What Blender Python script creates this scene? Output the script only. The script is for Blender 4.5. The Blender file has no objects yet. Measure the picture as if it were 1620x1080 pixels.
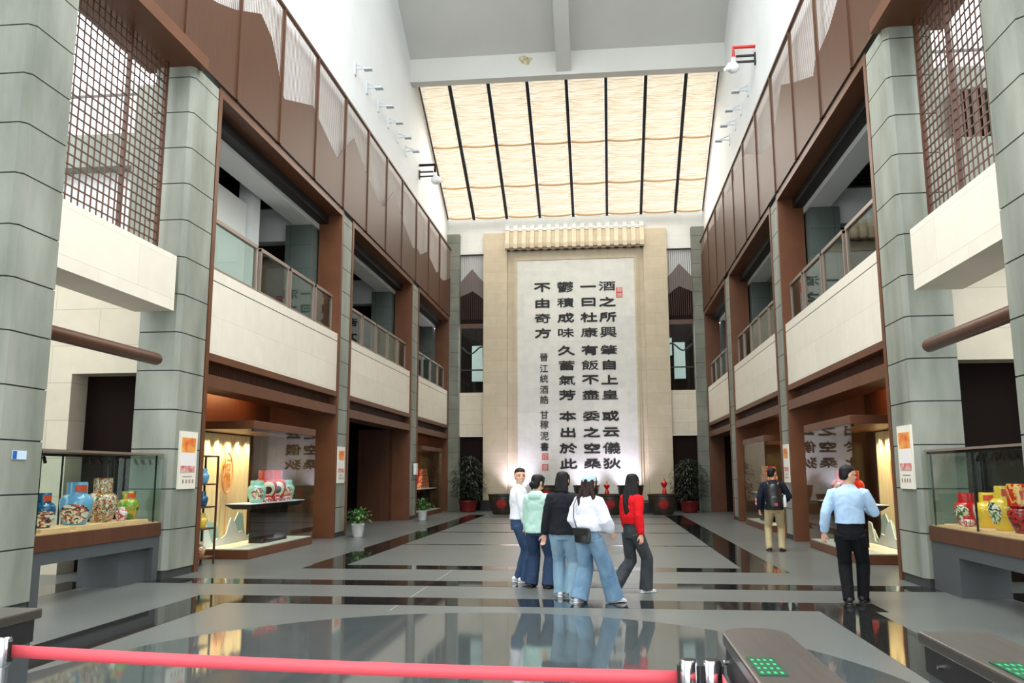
import bpy, bmesh, math, random
from math import sin, cos, pi, radians
from mathutils import Vector, Matrix, noise
random.seed(7)
C = bpy.context.scene.collection
SC = bpy.context.scene

# ------------------------------------------------------------------ camera
F_PX, YAW, PITCH, ROLL = 1330.70, 0.10721, 0.15514, -0.00234
cam_d = bpy.data.cameras.new('camera')
cam = bpy.data.objects.new('camera', cam_d)
C.objects.link(cam)
fw = Vector((-sin(YAW) * cos(PITCH), cos(YAW) * cos(PITCH), sin(PITCH)))
r0 = Vector((cos(YAW), sin(YAW), 0)); u0 = r0.cross(fw)
rr = r0 * cos(ROLL) + u0 * sin(ROLL); uu = u0 * cos(ROLL) - r0 * sin(ROLL)
M = Matrix((rr, uu, -fw)).transposed().to_4x4()
M.translation = Vector((1.1505, 0, 1.6))
cam.matrix_world = M
cam_d.sensor_width = 36.0
cam_d.lens = F_PX * 36.0 / 1620.0
cam_d.clip_start = 0.05; cam_d.clip_end = 300
SC.camera = cam

# ------------------------------------------------------------------ world, lights, exposure
w = bpy.data.worlds.new('sky'); SC.world = w; w.use_nodes = True
wb = w.node_tree.nodes['Background']
wb.inputs[0].default_value = (0.93, 0.97, 1.0, 1); wb.inputs[1].default_value = 2.75
SC.view_settings.view_transform = 'Standard'
SC.view_settings.look = 'None'
SC.view_settings.gamma = 1.0
SC.view_settings.use_curve_mapping = False
SC.view_settings.exposure = 0.36
SC.cycles.use_denoising = True
SC.cycles.max_bounces = 8
SC.cycles.diffuse_bounces = 4
SC.cycles.transparent_max_bounces = 32
SC.cycles.sample_clamp_indirect = 6.0

def area(name, loc, target, sx, sy, power, col=(1, 1, 1), spread=None):
    d = bpy.data.lights.new(name, 'AREA'); d.shape = 'RECTANGLE'; d.size = sx; d.size_y = sy
    d.energy = power; d.color = col
    if spread: d.spread = spread
    o = bpy.data.objects.new(name, d); C.objects.link(o); o.location = loc
    o.rotation_euler = (Vector(target) - Vector(loc)).to_track_quat('-Z', 'Y').to_euler()
    return o
def spot(name, loc, target, power, col=(1, 1, 1), angle=60, blend=.6, rad=.05):
    d = bpy.data.lights.new(name, 'SPOT'); d.energy = power; d.color = col
    d.spot_size = radians(angle); d.spot_blend = blend; d.shadow_soft_size = rad
    o = bpy.data.objects.new(name, d); C.objects.link(o); o.location = loc
    o.rotation_euler = (Vector(target) - Vector(loc)).to_track_quat('-Z', 'Y').to_euler()
    return o
# daylight of both roof lights, plus a fill added at an assumed, unseen entrance
area('near_rooflight_daylight', (0, 11, 15.4), (0, 13, 0), 10.5, 11, 1650, (0.96, 0.99, 1.0))
area('far_rooflight_daylight', (0, 33.7, 14.25), (0, 31.5, 10), 10.5, 5.5, 520, (1.0, 0.95, 0.87))
area('added_entrance_fill', (0, -2.6, 3.2), (0, 14, 4.5), 10, 5.5, 110, (0.95, 0.98, 1.0))
for s in (-1, 1):
    area('side_hall_daylight', (s * 9.3, 9.5, 8.6), (s * 6.5, 11.0, 1.0), 4, 4, 105, (0.93, 0.97, 1.0))

# ------------------------------------------------------------------ helpers
class MB:
    """collects faces; build() links them as ONE mesh object"""
    def __init__(s): s.v = []; s.f = []; s.m = []
    def add(s, vs, fs, mi=0):
        b = len(s.v); s.v += [tuple(v) for v in vs]
        s.f += [tuple(b + i for i in f) for f in fs]; s.m += [mi] * len(fs); return s
    def box(s, x0, x1, y0, y1, z0, z1, mi=0):
        vs = [(x, y, z) for x in (x0, x1) for y in (y0, y1) for z in (z0, z1)]
        return s.add(vs, [(0, 1, 3, 2), (4, 6, 7, 5), (0, 4, 5, 1), (2, 3, 7, 6), (0, 2, 6, 4), (1, 5, 7, 3)], mi)
    def hexa(s, lo, hi, mi=0):
        """two matching loops of points joined and capped"""
        n = len(lo); vs = list(lo) + list(hi)
        fs = [tuple(range(n))[::-1], tuple(range(n, 2 * n))] + [(i, (i + 1) % n, n + (i + 1) % n, n + i) for i in range(n)]
        return s.add(vs, fs, mi)
    def prism(s, poly, axis, a, b, mi=0):
        def p(q, t): return {'x': (t, q[0], q[1]), 'y': (q[0], t, q[1]), 'z': (q[0], q[1], t)}[axis]
        return s.hexa([p(q, a) for q in poly], [p(q, b) for q in poly], mi)
    def rings(s, rings, mi=0, caps=True):
        n = len(rings[0]); vs = [v for r in rings for v in r]; fs = []
        for k in range(len(rings) - 1):
            for i in range(n):
                j = (i + 1) % n; fs.append((k * n + i, k * n + j, (k + 1) * n + j, (k + 1) * n + i))
        if caps: fs.append(tuple(range(n))[::-1]); fs.append(tuple((len(rings) - 1) * n + i for i in range(n)))
        return s.add(vs, fs, mi)
    def lathe(s, prof, c=(0, 0, 0), n=24, mi=0, sx=1, sy=1):
        return s.rings([[(c[0] + r * cos(2 * pi * i / n) * sx, c[1] + r * sin(2 * pi * i / n) * sy, c[2] + z) for i in range(n)] for r, z in prof], mi)
    def tube(s, pts, rad, n=10, mi=0, round_ends=False, ref=None):
        pts = [Vector(p) for p in pts]
        if not isinstance(rad, (list, tuple)): rad = [rad] * len(pts)
        rad = [r if isinstance(r, tuple) else (r, r) for r in rad]
        tn = []
        for i in range(len(pts)):
            t = (pts[min(i + 1, len(pts) - 1)] - pts[max(i - 1, 0)]); tn.append(t.normalized())
        a = Vector(ref) if ref else (Vector((1, 0, 0)) if abs(tn[0].x) < .8 else Vector((0, 1, 0)))
        P, R, T, A = [], [], [], []
        for i, p in enumerate(pts):
            a = (a - tn[i] * a.dot(tn[i])).normalized(); A.append(a.copy()); P.append(p); R.append(rad[i]); T.append(tn[i])
        if round_ends:
            r1, r2 = max(R[0]), max(R[-1])
            pre = [(P[0] - T[0] * r1 * sin(t), (R[0][0] * cos(t), R[0][1] * cos(t)), T[0], A[0]) for t in (1.45, 1.1, .6)]
            post = [(P[-1] + T[-1] * r2 * sin(t), (R[-1][0] * cos(t), R[-1][1] * cos(t)), T[-1], A[-1]) for t in (.6, 1.1, 1.45)]
            L = pre + list(zip(P, R, T, A)) + post
        else: L = list(zip(P, R, T, A))
        rg = []
        for p, r, t, a in L:
            b = t.cross(a)
            rg.append([tuple(p + a * (r[0] * cos(2 * pi * k / n)) + b * (r[1] * sin(2 * pi * k / n))) for k in range(n)])
        return s.rings(rg, mi)
    def ell(s, c, r, n=14, m=9, rot=None, mi=0):
        c = Vector(c); rg = []
        for k in range(m + 1):
            t = -pi / 2 * .985 + pi * .985 * k / m
            ring = []
            for i in range(n):
                v = Vector((r[0] * cos(t) * cos(2 * pi * i / n), r[1] * cos(t) * sin(2 * pi * i / n), r[2] * sin(t)))
                if rot: v = rot @ v
                ring.append(tuple(c + v))
            rg.append(ring)
        return s.rings(rg, mi)
    def mirror(s, sx):
        if sx < 0: s.v = [(-x, y, z) for x, y, z in s.v]
        return s
    def move(s, mat, a=0):
        s.v[a:] = [tuple(mat @ Vector(v)) for v in s.v[a:]]; return s
    def build(s, name, mats, parent=None, smooth=False, loc=None, bevel=0):
        me = bpy.data.meshes.new(name); me.from_pydata(s.v, [], s.f)
        if not isinstance(mats, (list, tuple)): mats = [mats]
        for m in mats: me.materials.append(m)
        me.polygons.foreach_set('material_index', s.m)
        bm = bmesh.new(); bm.from_mesh(me); bmesh.ops.recalc_face_normals(bm, faces=bm.faces)
        bm.to_mesh(me); bm.free()
        if smooth:
            me.polygons.foreach_set('use_smooth', [True] * len(me.polygons))
            if smooth != 'all': me.set_sharp_from_angle(angle=radians(40))
        me.update()
        o = bpy.data.objects.new(name, me); C.objects.link(o)
        if parent: o.parent = parent
        if loc: o.location = loc
        if bevel:
            b = o.modifiers.new('bevel', 'BEVEL'); b.width = bevel; b.segments = 2; b.limit_method = 'ANGLE'
        return o

def remesh(mb, name, mats, voxel, smooth_it=4, parent=None, factor=.5):
    o = mb.build(name, mats)
    m = o.modifiers.new('r', 'REMESH'); m.mode = 'VOXEL'; m.voxel_size = voxel
    sm = o.modifiers.new('s', 'SMOOTH'); sm.iterations = smooth_it; sm.factor = factor
    dg = bpy.context.evaluated_depsgraph_get()
    me = bpy.data.meshes.new_from_object(o.evaluated_get(dg))
    o.modifiers.clear(); old = o.data; o.data = me; bpy.data.meshes.remove(old); me.name = name
    me.polygons.foreach_set('use_smooth', [True] * len(me.polygons))
    if not me.materials:
        me.materials.append(mats)
    if parent: o.parent = parent
    return o

def thing(name, label, cat, loc=(0, 0, 0), rz=0, group=None):
    o = bpy.data.objects.new(name, None); C.objects.link(o); o.empty_display_size = .1
    o.location = loc; o.rotation_euler = (0, 0, rz)
    return tag(o, label, cat, group)
def tag(o, label, cat, group=None):
    o['label'] = label; o['category'] = cat
    if group: o['group'] = group
    return o
def struct(name, mb, m, parent=None, **k):
    o = mb.build(name, m, parent, **k)
    if not parent: o['kind'] = 'structure'
    return o
def sbox(s, x0, x1, *r): return (s * x0, s * x1) + r if s > 0 else (-x1, -x0) + r
ORD = 'first second third fourth fifth sixth seventh eighth ninth tenth eleventh twelfth thirteenth fourteenth'.split()
SIDE = {-1: 'left', 1: 'right'}

# ------------------------------------------------------------------ materials
def srgb(r, g, b):
    f = lambda c: (c / 255 / 12.92) if c / 255 <= .04045 else ((c / 255 + .055) / 1.055) ** 2.4
    return (f(r), f(g), f(b), 1)
def mat(name, col, rough=.6, metal=0., spec=.5, var=None, scale=6., bump=0., bscale=40., stretch=(1, 1, 1), emit=None, estr=0, trans=0, coat=0):
    m = bpy.data.materials.new(name); m.use_nodes = True; nt = m.node_tree; N = nt.nodes; L = nt.links
    b = N['Principled BSDF']
    c = srgb(*col) if max(col) > 1 else tuple(col[:3]) + (1,)
    b.inputs['Base Color'].default_value = c
    b.inputs['Roughness'].default_value = rough; b.inputs['Metallic'].default_value = metal
    b.inputs['Specular IOR Level'].default_value = spec
    b.inputs['Coat Weight'].default_value = coat
    if emit: b.inputs['Emission Color'].default_value = srgb(*emit); b.inputs['Emission Strength'].default_value = estr
    if var or bump:
        tc = N.new('ShaderNodeTexCoord'); mp = N.new('ShaderNodeMapping'); mp.inputs['Scale'].default_value = stretch
        L.new(tc.outputs['Object'], mp.inputs['Vector'])
    if var:
        n = N.new('ShaderNodeTexNoise'); n.inputs['Scale'].default_value = scale; n.inputs['Detail'].default_value = 6
        L.new(mp.outputs[0], n.inputs['Vector'])
        r = N.new('ShaderNodeValToRGB'); r.color_ramp.elements[0].position = .3; r.color_ramp.elements[1].position = .7
        r.color_ramp.elements[0].color = srgb(*var) if max(var) > 1 else tuple(var[:3]) + (1,); r.color_ramp.elements[1].color = c
        L.new(n.outputs['Fac'], r.inputs[0]); L.new(r.outputs[0], b.inputs['Base Color'])
    if bump:
        n2 = N.new('ShaderNodeTexNoise'); n2.inputs['Scale'].default_value = bscale; n2.inputs['Detail'].default_value = 4
        L.new(mp.outputs[0], n2.inputs['Vector'])
        bu = N.new('ShaderNodeBump'); bu.inputs['Strength'].default_value = bump; bu.inputs['Distance'].default_value = .02
        L.new(n2.outputs['Fac'], bu.inputs['Height']); L.new(bu.outputs[0], b.inputs['Normal'])
    return m
def multi(name, cols, scale=9., rough=.15, stretch=(1, 1, 1), coat=.5):
    """glazed ware painted in many colours: stepped noise"""
    m = mat(name, cols[0], rough, coat=coat); nt = m.node_tree; N = nt.nodes; L = nt.links
    tc = N.new('ShaderNodeTexCoord'); mp = N.new('ShaderNodeMapping'); mp.inputs['Scale'].default_value = stretch
    n = N.new('ShaderNodeTexNoise'); n.inputs['Scale'].default_value = scale; n.inputs['Detail'].default_value = 3
    r = N.new('ShaderNodeValToRGB'); r.color_ramp.interpolation = 'CONSTANT'
    e = r.color_ramp.elements; e[0].color = srgb(*cols[0]); e[0].position = 0
    e[1].color = srgb(*cols[1]); e[1].position = .38
    k = len(cols)
    for i in range(2, k):
        x = e.new(.38 + .3 * (i - 1) / (k - 1)); x.color = srgb(*cols[i])
    L.new(tc.outputs['Object'], mp.inputs[0]); L.new(mp.outputs[0], n.inputs['Vector']); L.new(n.outputs['Fac'], r.inputs[0])
    L.new(r.outputs[0], N['Principled BSDF'].inputs['Base Color'])
    return m
def tiled(name, c1, c2, mortar, bw, bh, msize=.004, rough=.6, axis='xz', var=.0, offset=.5, spec=.4, bump=.0):
    """brick-texture stone: joints and a little tone change per slab"""
    m = mat(name, c1, rough, spec=spec); nt = m.node_tree; N = nt.nodes; L = nt.links
    tc = N.new('ShaderNodeTexCoord'); sp = N.new('ShaderNodeSeparateXYZ'); cb = N.new('ShaderNodeCombineXYZ')
    L.new(tc.outputs['Object'], sp.inputs[0])
    L.new(sp.outputs['xyz'.index(axis[0])], cb.inputs[0]); L.new(sp.outputs['xyz'.index(axis[1])], cb.inputs[1])
    br = N.new('ShaderNodeTexBrick'); br.inputs['Scale'].default_value = 1
    br.inputs['Brick Width'].default_value = bw; br.inputs['Row Height'].default_value = bh
    br.inputs['Mortar Size'].default_value = msize; br.offset = offset
    br.inputs['Color1'].default_value = srgb(*c1); br.inputs['Color2'].default_value = srgb(*c2); br.inputs['Mortar'].default_value = srgb(*mortar)
    L.new(cb.outputs[0], br.inputs['Vector'])
    n = N.new('ShaderNodeTexNoise'); n.inputs['Scale'].default_value = 3; n.inputs['Detail'].default_value = 8
    L.new(tc.outputs['Object'], n.inputs['Vector'])
    mx = N.new('ShaderNodeMix'); mx.data_type = 'RGBA'; mx.blend_type = 'MULTIPLY'; mx.inputs[0].default_value = 1
    r = N.new('ShaderNodeValToRGB'); r.color_ramp.elements[0].position = .3; r.color_ramp.elements[1].position = .65
    v = 1 - var; r.color_ramp.elements[0].color = (v, v, v, 1)
    L.new(n.outputs['Fac'], r.inputs[0])
    L.new(br.outputs['Color'], mx.inputs[6]); L.new(r.outputs[0], mx.inputs[7])
    L.new(mx.outputs[2], N['Principled BSDF'].inputs['Base Color'])
    return m
def granite(name, base, fleck, rough, spec=.5, scale=220):
    m = mat(name, base, rough, spec=spec); nt = m.node_tree; N = nt.nodes; L = nt.links
    tc = N.new('ShaderNodeTexCoord')
    n = N.new('ShaderNodeTexNoise'); n.inputs['Scale'].default_value = scale; n.inputs['Detail'].default_value = 2
    n2 = N.new('ShaderNodeTexNoise'); n2.inputs['Scale'].default_value = .7; n2.inputs['Detail'].default_value = 5
    L.new(tc.outputs['Object'], n.inputs['Vector']); L.new(tc.outputs['Object'], n2.inputs['Vector'])
    r = N.new('ShaderNodeValToRGB'); r.color_ramp.elements[0].position = .35; r.color_ramp.elements[1].position = .65
    r.color_ramp.elements[0].color = srgb(*fleck); r.color_ramp.elements[1].color = srgb(*base)
    L.new(n.outputs['Fac'], r.inputs[0])
    r2 = N.new('ShaderNodeValToRGB'); r2.color_ramp.elements[0].position = .3; r2.color_ramp.elements[1].position = .7
    r2.color_ramp.elements[0].color = (.82, .82, .82, 1)
    L.new(n2.outputs['Fac'], r2.inputs[0])
    mx = N.new('ShaderNodeMix'); mx.data_type = 'RGBA'; mx.blend_type = 'MULTIPLY'; mx.inputs[0].default_value = 1
    L.new(r.outputs[0], mx.inputs[6]); L.new(r2.outputs[0], mx.inputs[7]); L.new(mx.outputs[2], N['Principled BSDF'].inputs['Base Color'])
    return m
def glass(name, tint=(0.93, 0.97, 0.95), ior=1.5):
    m = bpy.data.materials.new(name); m.use_nodes = True; nt = m.node_tree; N = nt.nodes; L = nt.links
    N.remove(N['Principled BSDF'])
    t = N.new('ShaderNodeBsdfTransparent'); t.inputs[0].default_value = tint + (1,)
    g = N.new('ShaderNodeBsdfGlossy'); g.inputs['Roughness'].default_value = 0.0
    lw = N.new('ShaderNodeLayerWeight')
    pw = N.new('ShaderNodeMath'); pw.operation = 'POWER'; pw.inputs[1].default_value = 5; L.new(lw.outputs['Facing'], pw.inputs[0])
    fr = N.new('ShaderNodeMath'); fr.operation = 'MULTIPLY_ADD'; fr.inputs[1].default_value = .6; fr.inputs[2].default_value = .022; L.new(pw.outputs[0], fr.inputs[0])
    mx = N.new('ShaderNodeMixShader')
    L.new(fr.outputs[0], mx.inputs[0]); L.new(t.outputs[0], mx.inputs[1]); L.new(g.outputs[0], mx.inputs[2])
    L.new(mx.outputs[0], N['Material Output'].inputs[0])
    return m

K = {}
K['conc'] = mat('grey_stone_facing', (148, 151, 139), .6, var=(110, 115, 103), scale=2.2, bump=.15, bscale=60, stretch=(1, 1, .25))
K['concb'] = mat('darker_grey_stone', (122, 124, 110), .6, var=(100, 103, 92), scale=1.4)  # darker tone of the grey stone, used on the back pillars
K['joint'] = mat('dark_joint', (52, 54, 52), .9)
K['skirt'] = mat('dark_skirting', (40, 40, 40), .5)
K['beige'] = tiled('cream_stone', (226, 218, 202), (220, 212, 196), (198, 190, 174), 1.9, .62, .004, .55, 'yz', .06)
K['beigex'] = tiled('cream_stone_cross', (214, 204, 182), (206, 196, 174), (178, 168, 148), 1.6, .62, .006, .55, 'xz', .08)
K['sand'] = tiled('sandstone_cladding', (198, 184, 158), (191, 177, 150), (176, 162, 136), 1.0, .5, .006, .6, 'xz', .1)
K['white'] = mat('white_plaster', (220, 222, 221), .8, var=(212, 214, 212), scale=.6)
K['whitex'] = tiled('white_stone_back', (226, 226, 220), (220, 220, 214), (206, 206, 200), 1.2, .5, .005, .6, 'xz', .04)
K['ceil'] = mat('ceiling_paint', (198, 198, 192), .85, var=(190, 190, 184), scale=.5)
K['bronze'] = mat('bronze_brown_steel', (100, 61, 37), .45, spec=.35, var=(89, 53, 31), scale=2)
K['bronzed'] = mat('brown_timber_veneer', (86, 50, 29), .45, var=(71, 40, 23), scale=8, stretch=(1, 1, .08))
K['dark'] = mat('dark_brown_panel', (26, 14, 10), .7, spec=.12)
K['black'] = mat('black_matt', (22, 20, 20), .6)
K['sheet'] = mat('brown_screen_sheet', (80, 50, 31), .5, spec=.3, var=(71, 43, 26), scale=2.5, stretch=(1, 12, .6))
K['slat'] = mat('pale_brown_slat', (112, 86, 68), .5)
K['rail'] = mat('taupe_steel', (140, 124, 112), .4, metal=.4)
K['floor'] = granite('honed_grey_granite', (116, 119, 115), (82, 86, 82), .3, .45, 90)
K['polish'] = granite('polished_grey_granite', (92, 98, 98), (54, 62, 62), .05, .8, 90)
K['stripe'] = granite('polished_black_granite', (44, 45, 43), (24, 26, 25), .05, .8)
K['glass'] = glass('clear_glass')
K['railglass'] = glass('pale_green_glass', (0.80, 0.88, 0.85))
K['tile'] = tiled('grey_green_tile', (92, 102, 97), (84, 94, 89), (66, 74, 70), .62, .62, .01, .35, 'xz', .1, 0)
K['chrome'] = mat('chrome', (205, 205, 208), .12, metal=1)
K['steel'] = mat('brushed_steel', (118, 112, 106), .32, metal=.85, var=(106, 100, 96), scale=30, stretch=(1, .05, 1))
K['grey'] = mat('grey_metal_stand', (72, 76, 78), .5)
K['wboard'] = mat('cream_board', (226, 222, 206), .6)
K['red'] = mat('glossy_red', (196, 16, 18), .3, coat=.1)
K['ink'] = mat('black_ink', (26, 24, 24), .7)
K['seal'] = mat('seal_red', (206, 76, 70), .7)
K['tan'] = mat('tan_plinth_board', (214, 178, 132), .6)
K['leaf'] = mat('green_leaf', (72, 122, 52), .4, var=(44, 92, 36), scale=9)
K['leafd'] = mat('dark_green_leaf', (30, 52, 30), .5, var=(20, 40, 22), scale=9)
K['potw'] = mat('white_pot', (226, 228, 226), .3)
K['clay'] = mat('dark_glazed_clay', (58, 50, 38), .4, var=(42, 36, 28), scale=5)

# ================================================================== STRUCTURE
W = 5.58
struct('floor', MB().box(-14, 14, -3.2, 38, -.1, 0), K['floor'])
inl = MB()
def strip(x0, x1, y0, y1, t=.002): inl.box(x0, x1, y0, y1, 0, t)
for a, b in ((10.5, 11.15),): strip(-4.25, 4.4, a, b)
strip(-5.9, 5.9, 12.28, 12.86); strip(-4.02, 4.1, 14.35, 14.95)
for y in (19.3, 23.4, 27.4, 31.4): strip(-3.4, 3.5, y - .09, y + .09)
for s in (-1, 1):
    x = sorted((s * 3.42, s * 4.06)); strip(x[0], x[1], 14.95, 33.0)
    x = sorted((s * 3.62, s * 4.25)); strip(x[0], x[1], 3.0, 10.5)
    x = sorted((s * 6.3, s * 6.9)); strip(x[0], x[1], 5.0, 12.28)
struct('floor_black_inlay', inl, K['stripe'])
struct('floor_polished_disc', MB().prism([(4.0 * cos(t * pi / 48) * .9, 6.0 + 4.05 * sin(t * pi / 48)) for t in range(96)], 'z', 0, .0012), K['polish'])

jn = MB().box(-1.4, -1.391, 10.08, 10.5, 0, .0015).box(-1.4, -1.391, 11.15, 12.28, 0, .0015).box(-1.4, -1.391, 12.86, 14.35, 0, .0015)
struct('floor_joint', jn, mat('pale_joint', (150, 152, 146), .6))

def column(s, x0, x1, y0, y1, z1, ch=.07):
    """stack of stone blocks with open joints round a dark core"""
    st = MB(); k = -1
    z0 = .12; tops = [.745 + .622 * i for i in range(40)]
    prev = z0
    def oct(e=0):
        return [(x0 + ch, y0 + e), (x1, y0 + e), (x1, y1 - e), (x0 + e, y1 - e), (x0 + e, y0 + ch)]
    for t in tops:
        t = min(t, z1)
        st.prism([(s * x, y) for x, y in oct()], 'z', prev + .009, t - .009, 0)
        prev = t
        if t >= z1: break
    st.prism([(s * x, y) for x, y in oct(.015)], 'z', .0, z1 - .01, 1)
    return struct('column', st, [K['conc'], K['joint']])
for s in (-1, 1):
    column(s, W, 6.35, 8.75, 9.55, 13.2)
    column(s, W, 6.26, 12.66, 13.56, 8.42)
    for (a, b) in ((20.97, 21.76), (29.2, 30.14)): column(s, W + .02, 6.2, a, b, 8.42, .02)

# upper white walls, roof
for s in (-1, 1):
    mb = MB().prism([(-3, 8.5), (36.7, 8.5), (36.7, 13.1), (30.6, 16.45), (22, 21.2), (3, 12.5), (-3, 12.5)], 'x', *sorted((s * 5.72, s * 6.0)))
    struct('wall_' + SIDE[s], mb, K['white'])
mb = MB().prism([(30.2, 16.62), (29.15, 16.75), (28.75, 16.8), (22, 20.6), (22, 21.3), (30.3, 16.95)], 'x', -5.9, 5.9)
struct('ceiling', mb, K['ceil'])
struct('ceiling_header_beam', MB().box(-5.72, 5.72, 28.73, 29.15, 15.9, 16.8), K['ceil'])
mb = MB().prism([(28.75, 16.0), (28.75, 16.9), (22.0, 20.8), (22.0, 19.9)], 'x', -.28, .24)
struct('ceiling_ridge_beam', mb, K['ceil'])
struct('ceiling_front', MB().prism([(-3, 12.3), (5, 12.5), (5, 12.8), (-3, 12.6)], 'x', -6, 6), K['ceil'])
struct('wall_stain', MB().prism([(.22 * cos(i) * (1 + .3 * sin(3 * i)) - 1.42, .2 * sin(i) * (1 + .3 * cos(2 * i + 1)) + 16.52) for i in [k * 2 * pi / 17 for k in range(17)]], 'y', 28.722, 28.732), mat('rust_stain', (196, 188, 160), .9, var=(150, 138, 96), scale=9))
# front wall behind the camera, an assumed entrance left open in it
fr = MB(); fr.box(-14, -5.2, -3.2, -3, 0, 12.6); fr.box(5.2, 14, -3.2, -3, 0, 12.6); fr.box(-5.2, 5.2, -3.2, -3, 6.2, 12.6)
struct('wall_front', fr, K['white'])

# back wall with its two side bays
bw = MB(); bw.box(-6.0, 6.0, 36.75, 37.0, 11.42, 13.08)
struct('wall_back', bw, K['whitex'])
for s in (-1, 1):
    struct('wall_back_band_' + SIDE[s], MB().box(*sbox(s, 4.05, 5.5, 36.75, 37.0, 3.2, 5.12)), K['beigex'])
    struct('wall_back_lower_' + SIDE[s], MB().box(*sbox(s, 3.9, 6.0, 37.1, 37.3, 0, 3.2)), K['dark'])
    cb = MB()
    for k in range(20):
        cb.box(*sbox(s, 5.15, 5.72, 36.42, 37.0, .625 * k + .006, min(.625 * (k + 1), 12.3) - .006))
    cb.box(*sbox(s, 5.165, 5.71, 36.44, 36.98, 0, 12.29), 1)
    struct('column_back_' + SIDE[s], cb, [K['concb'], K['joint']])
    # gallery window in the side bay of the back wall
    t = struct('window_' + ('1' if s < 0 else '2'), MB().box(*sbox(s, 4.05, 5.2, 36.78, 36.84, 8.02, 8.22)).box(*sbox(s, 5.12, 5.18, 36.78, 36.84, 5.12, 8.02)), K['bronzed'])
    MB().box(*sbox(s, 4.06, 5.12, 36.8, 36.81, 5.13, 8.02)).build('pane', K['railglass'], t)
    MB().box(*sbox(s, 4.06, 5.12, 36.78, 36.82, 6.1, 6.16)).build('handrail', K['black'], t)
    MB().tube([(s * (4.1 + .1 * k), 37.02, 7.05 + .16 * sin(k * .62 + 1)) for k in range(11)], .035, 8).build('curved_bar', K['black'], t, smooth=True)
    # lit room behind it
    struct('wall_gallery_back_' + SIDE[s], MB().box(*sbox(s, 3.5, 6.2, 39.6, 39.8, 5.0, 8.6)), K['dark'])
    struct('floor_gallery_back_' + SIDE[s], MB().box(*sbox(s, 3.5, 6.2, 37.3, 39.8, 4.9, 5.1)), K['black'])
    struct('trim_' + ('1' if s < 0 else '2'), MB().box(*sbox(s, 4.5, 5.0, 39.3, 39.5, 5.9, 7.6)).box(*sbox(s, 4.0, 4.4, 39.2, 39.5, 7.0, 7.8)), mat('pale_wall_patch' + SIDE[s], (214, 220, 224), .6))

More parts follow.
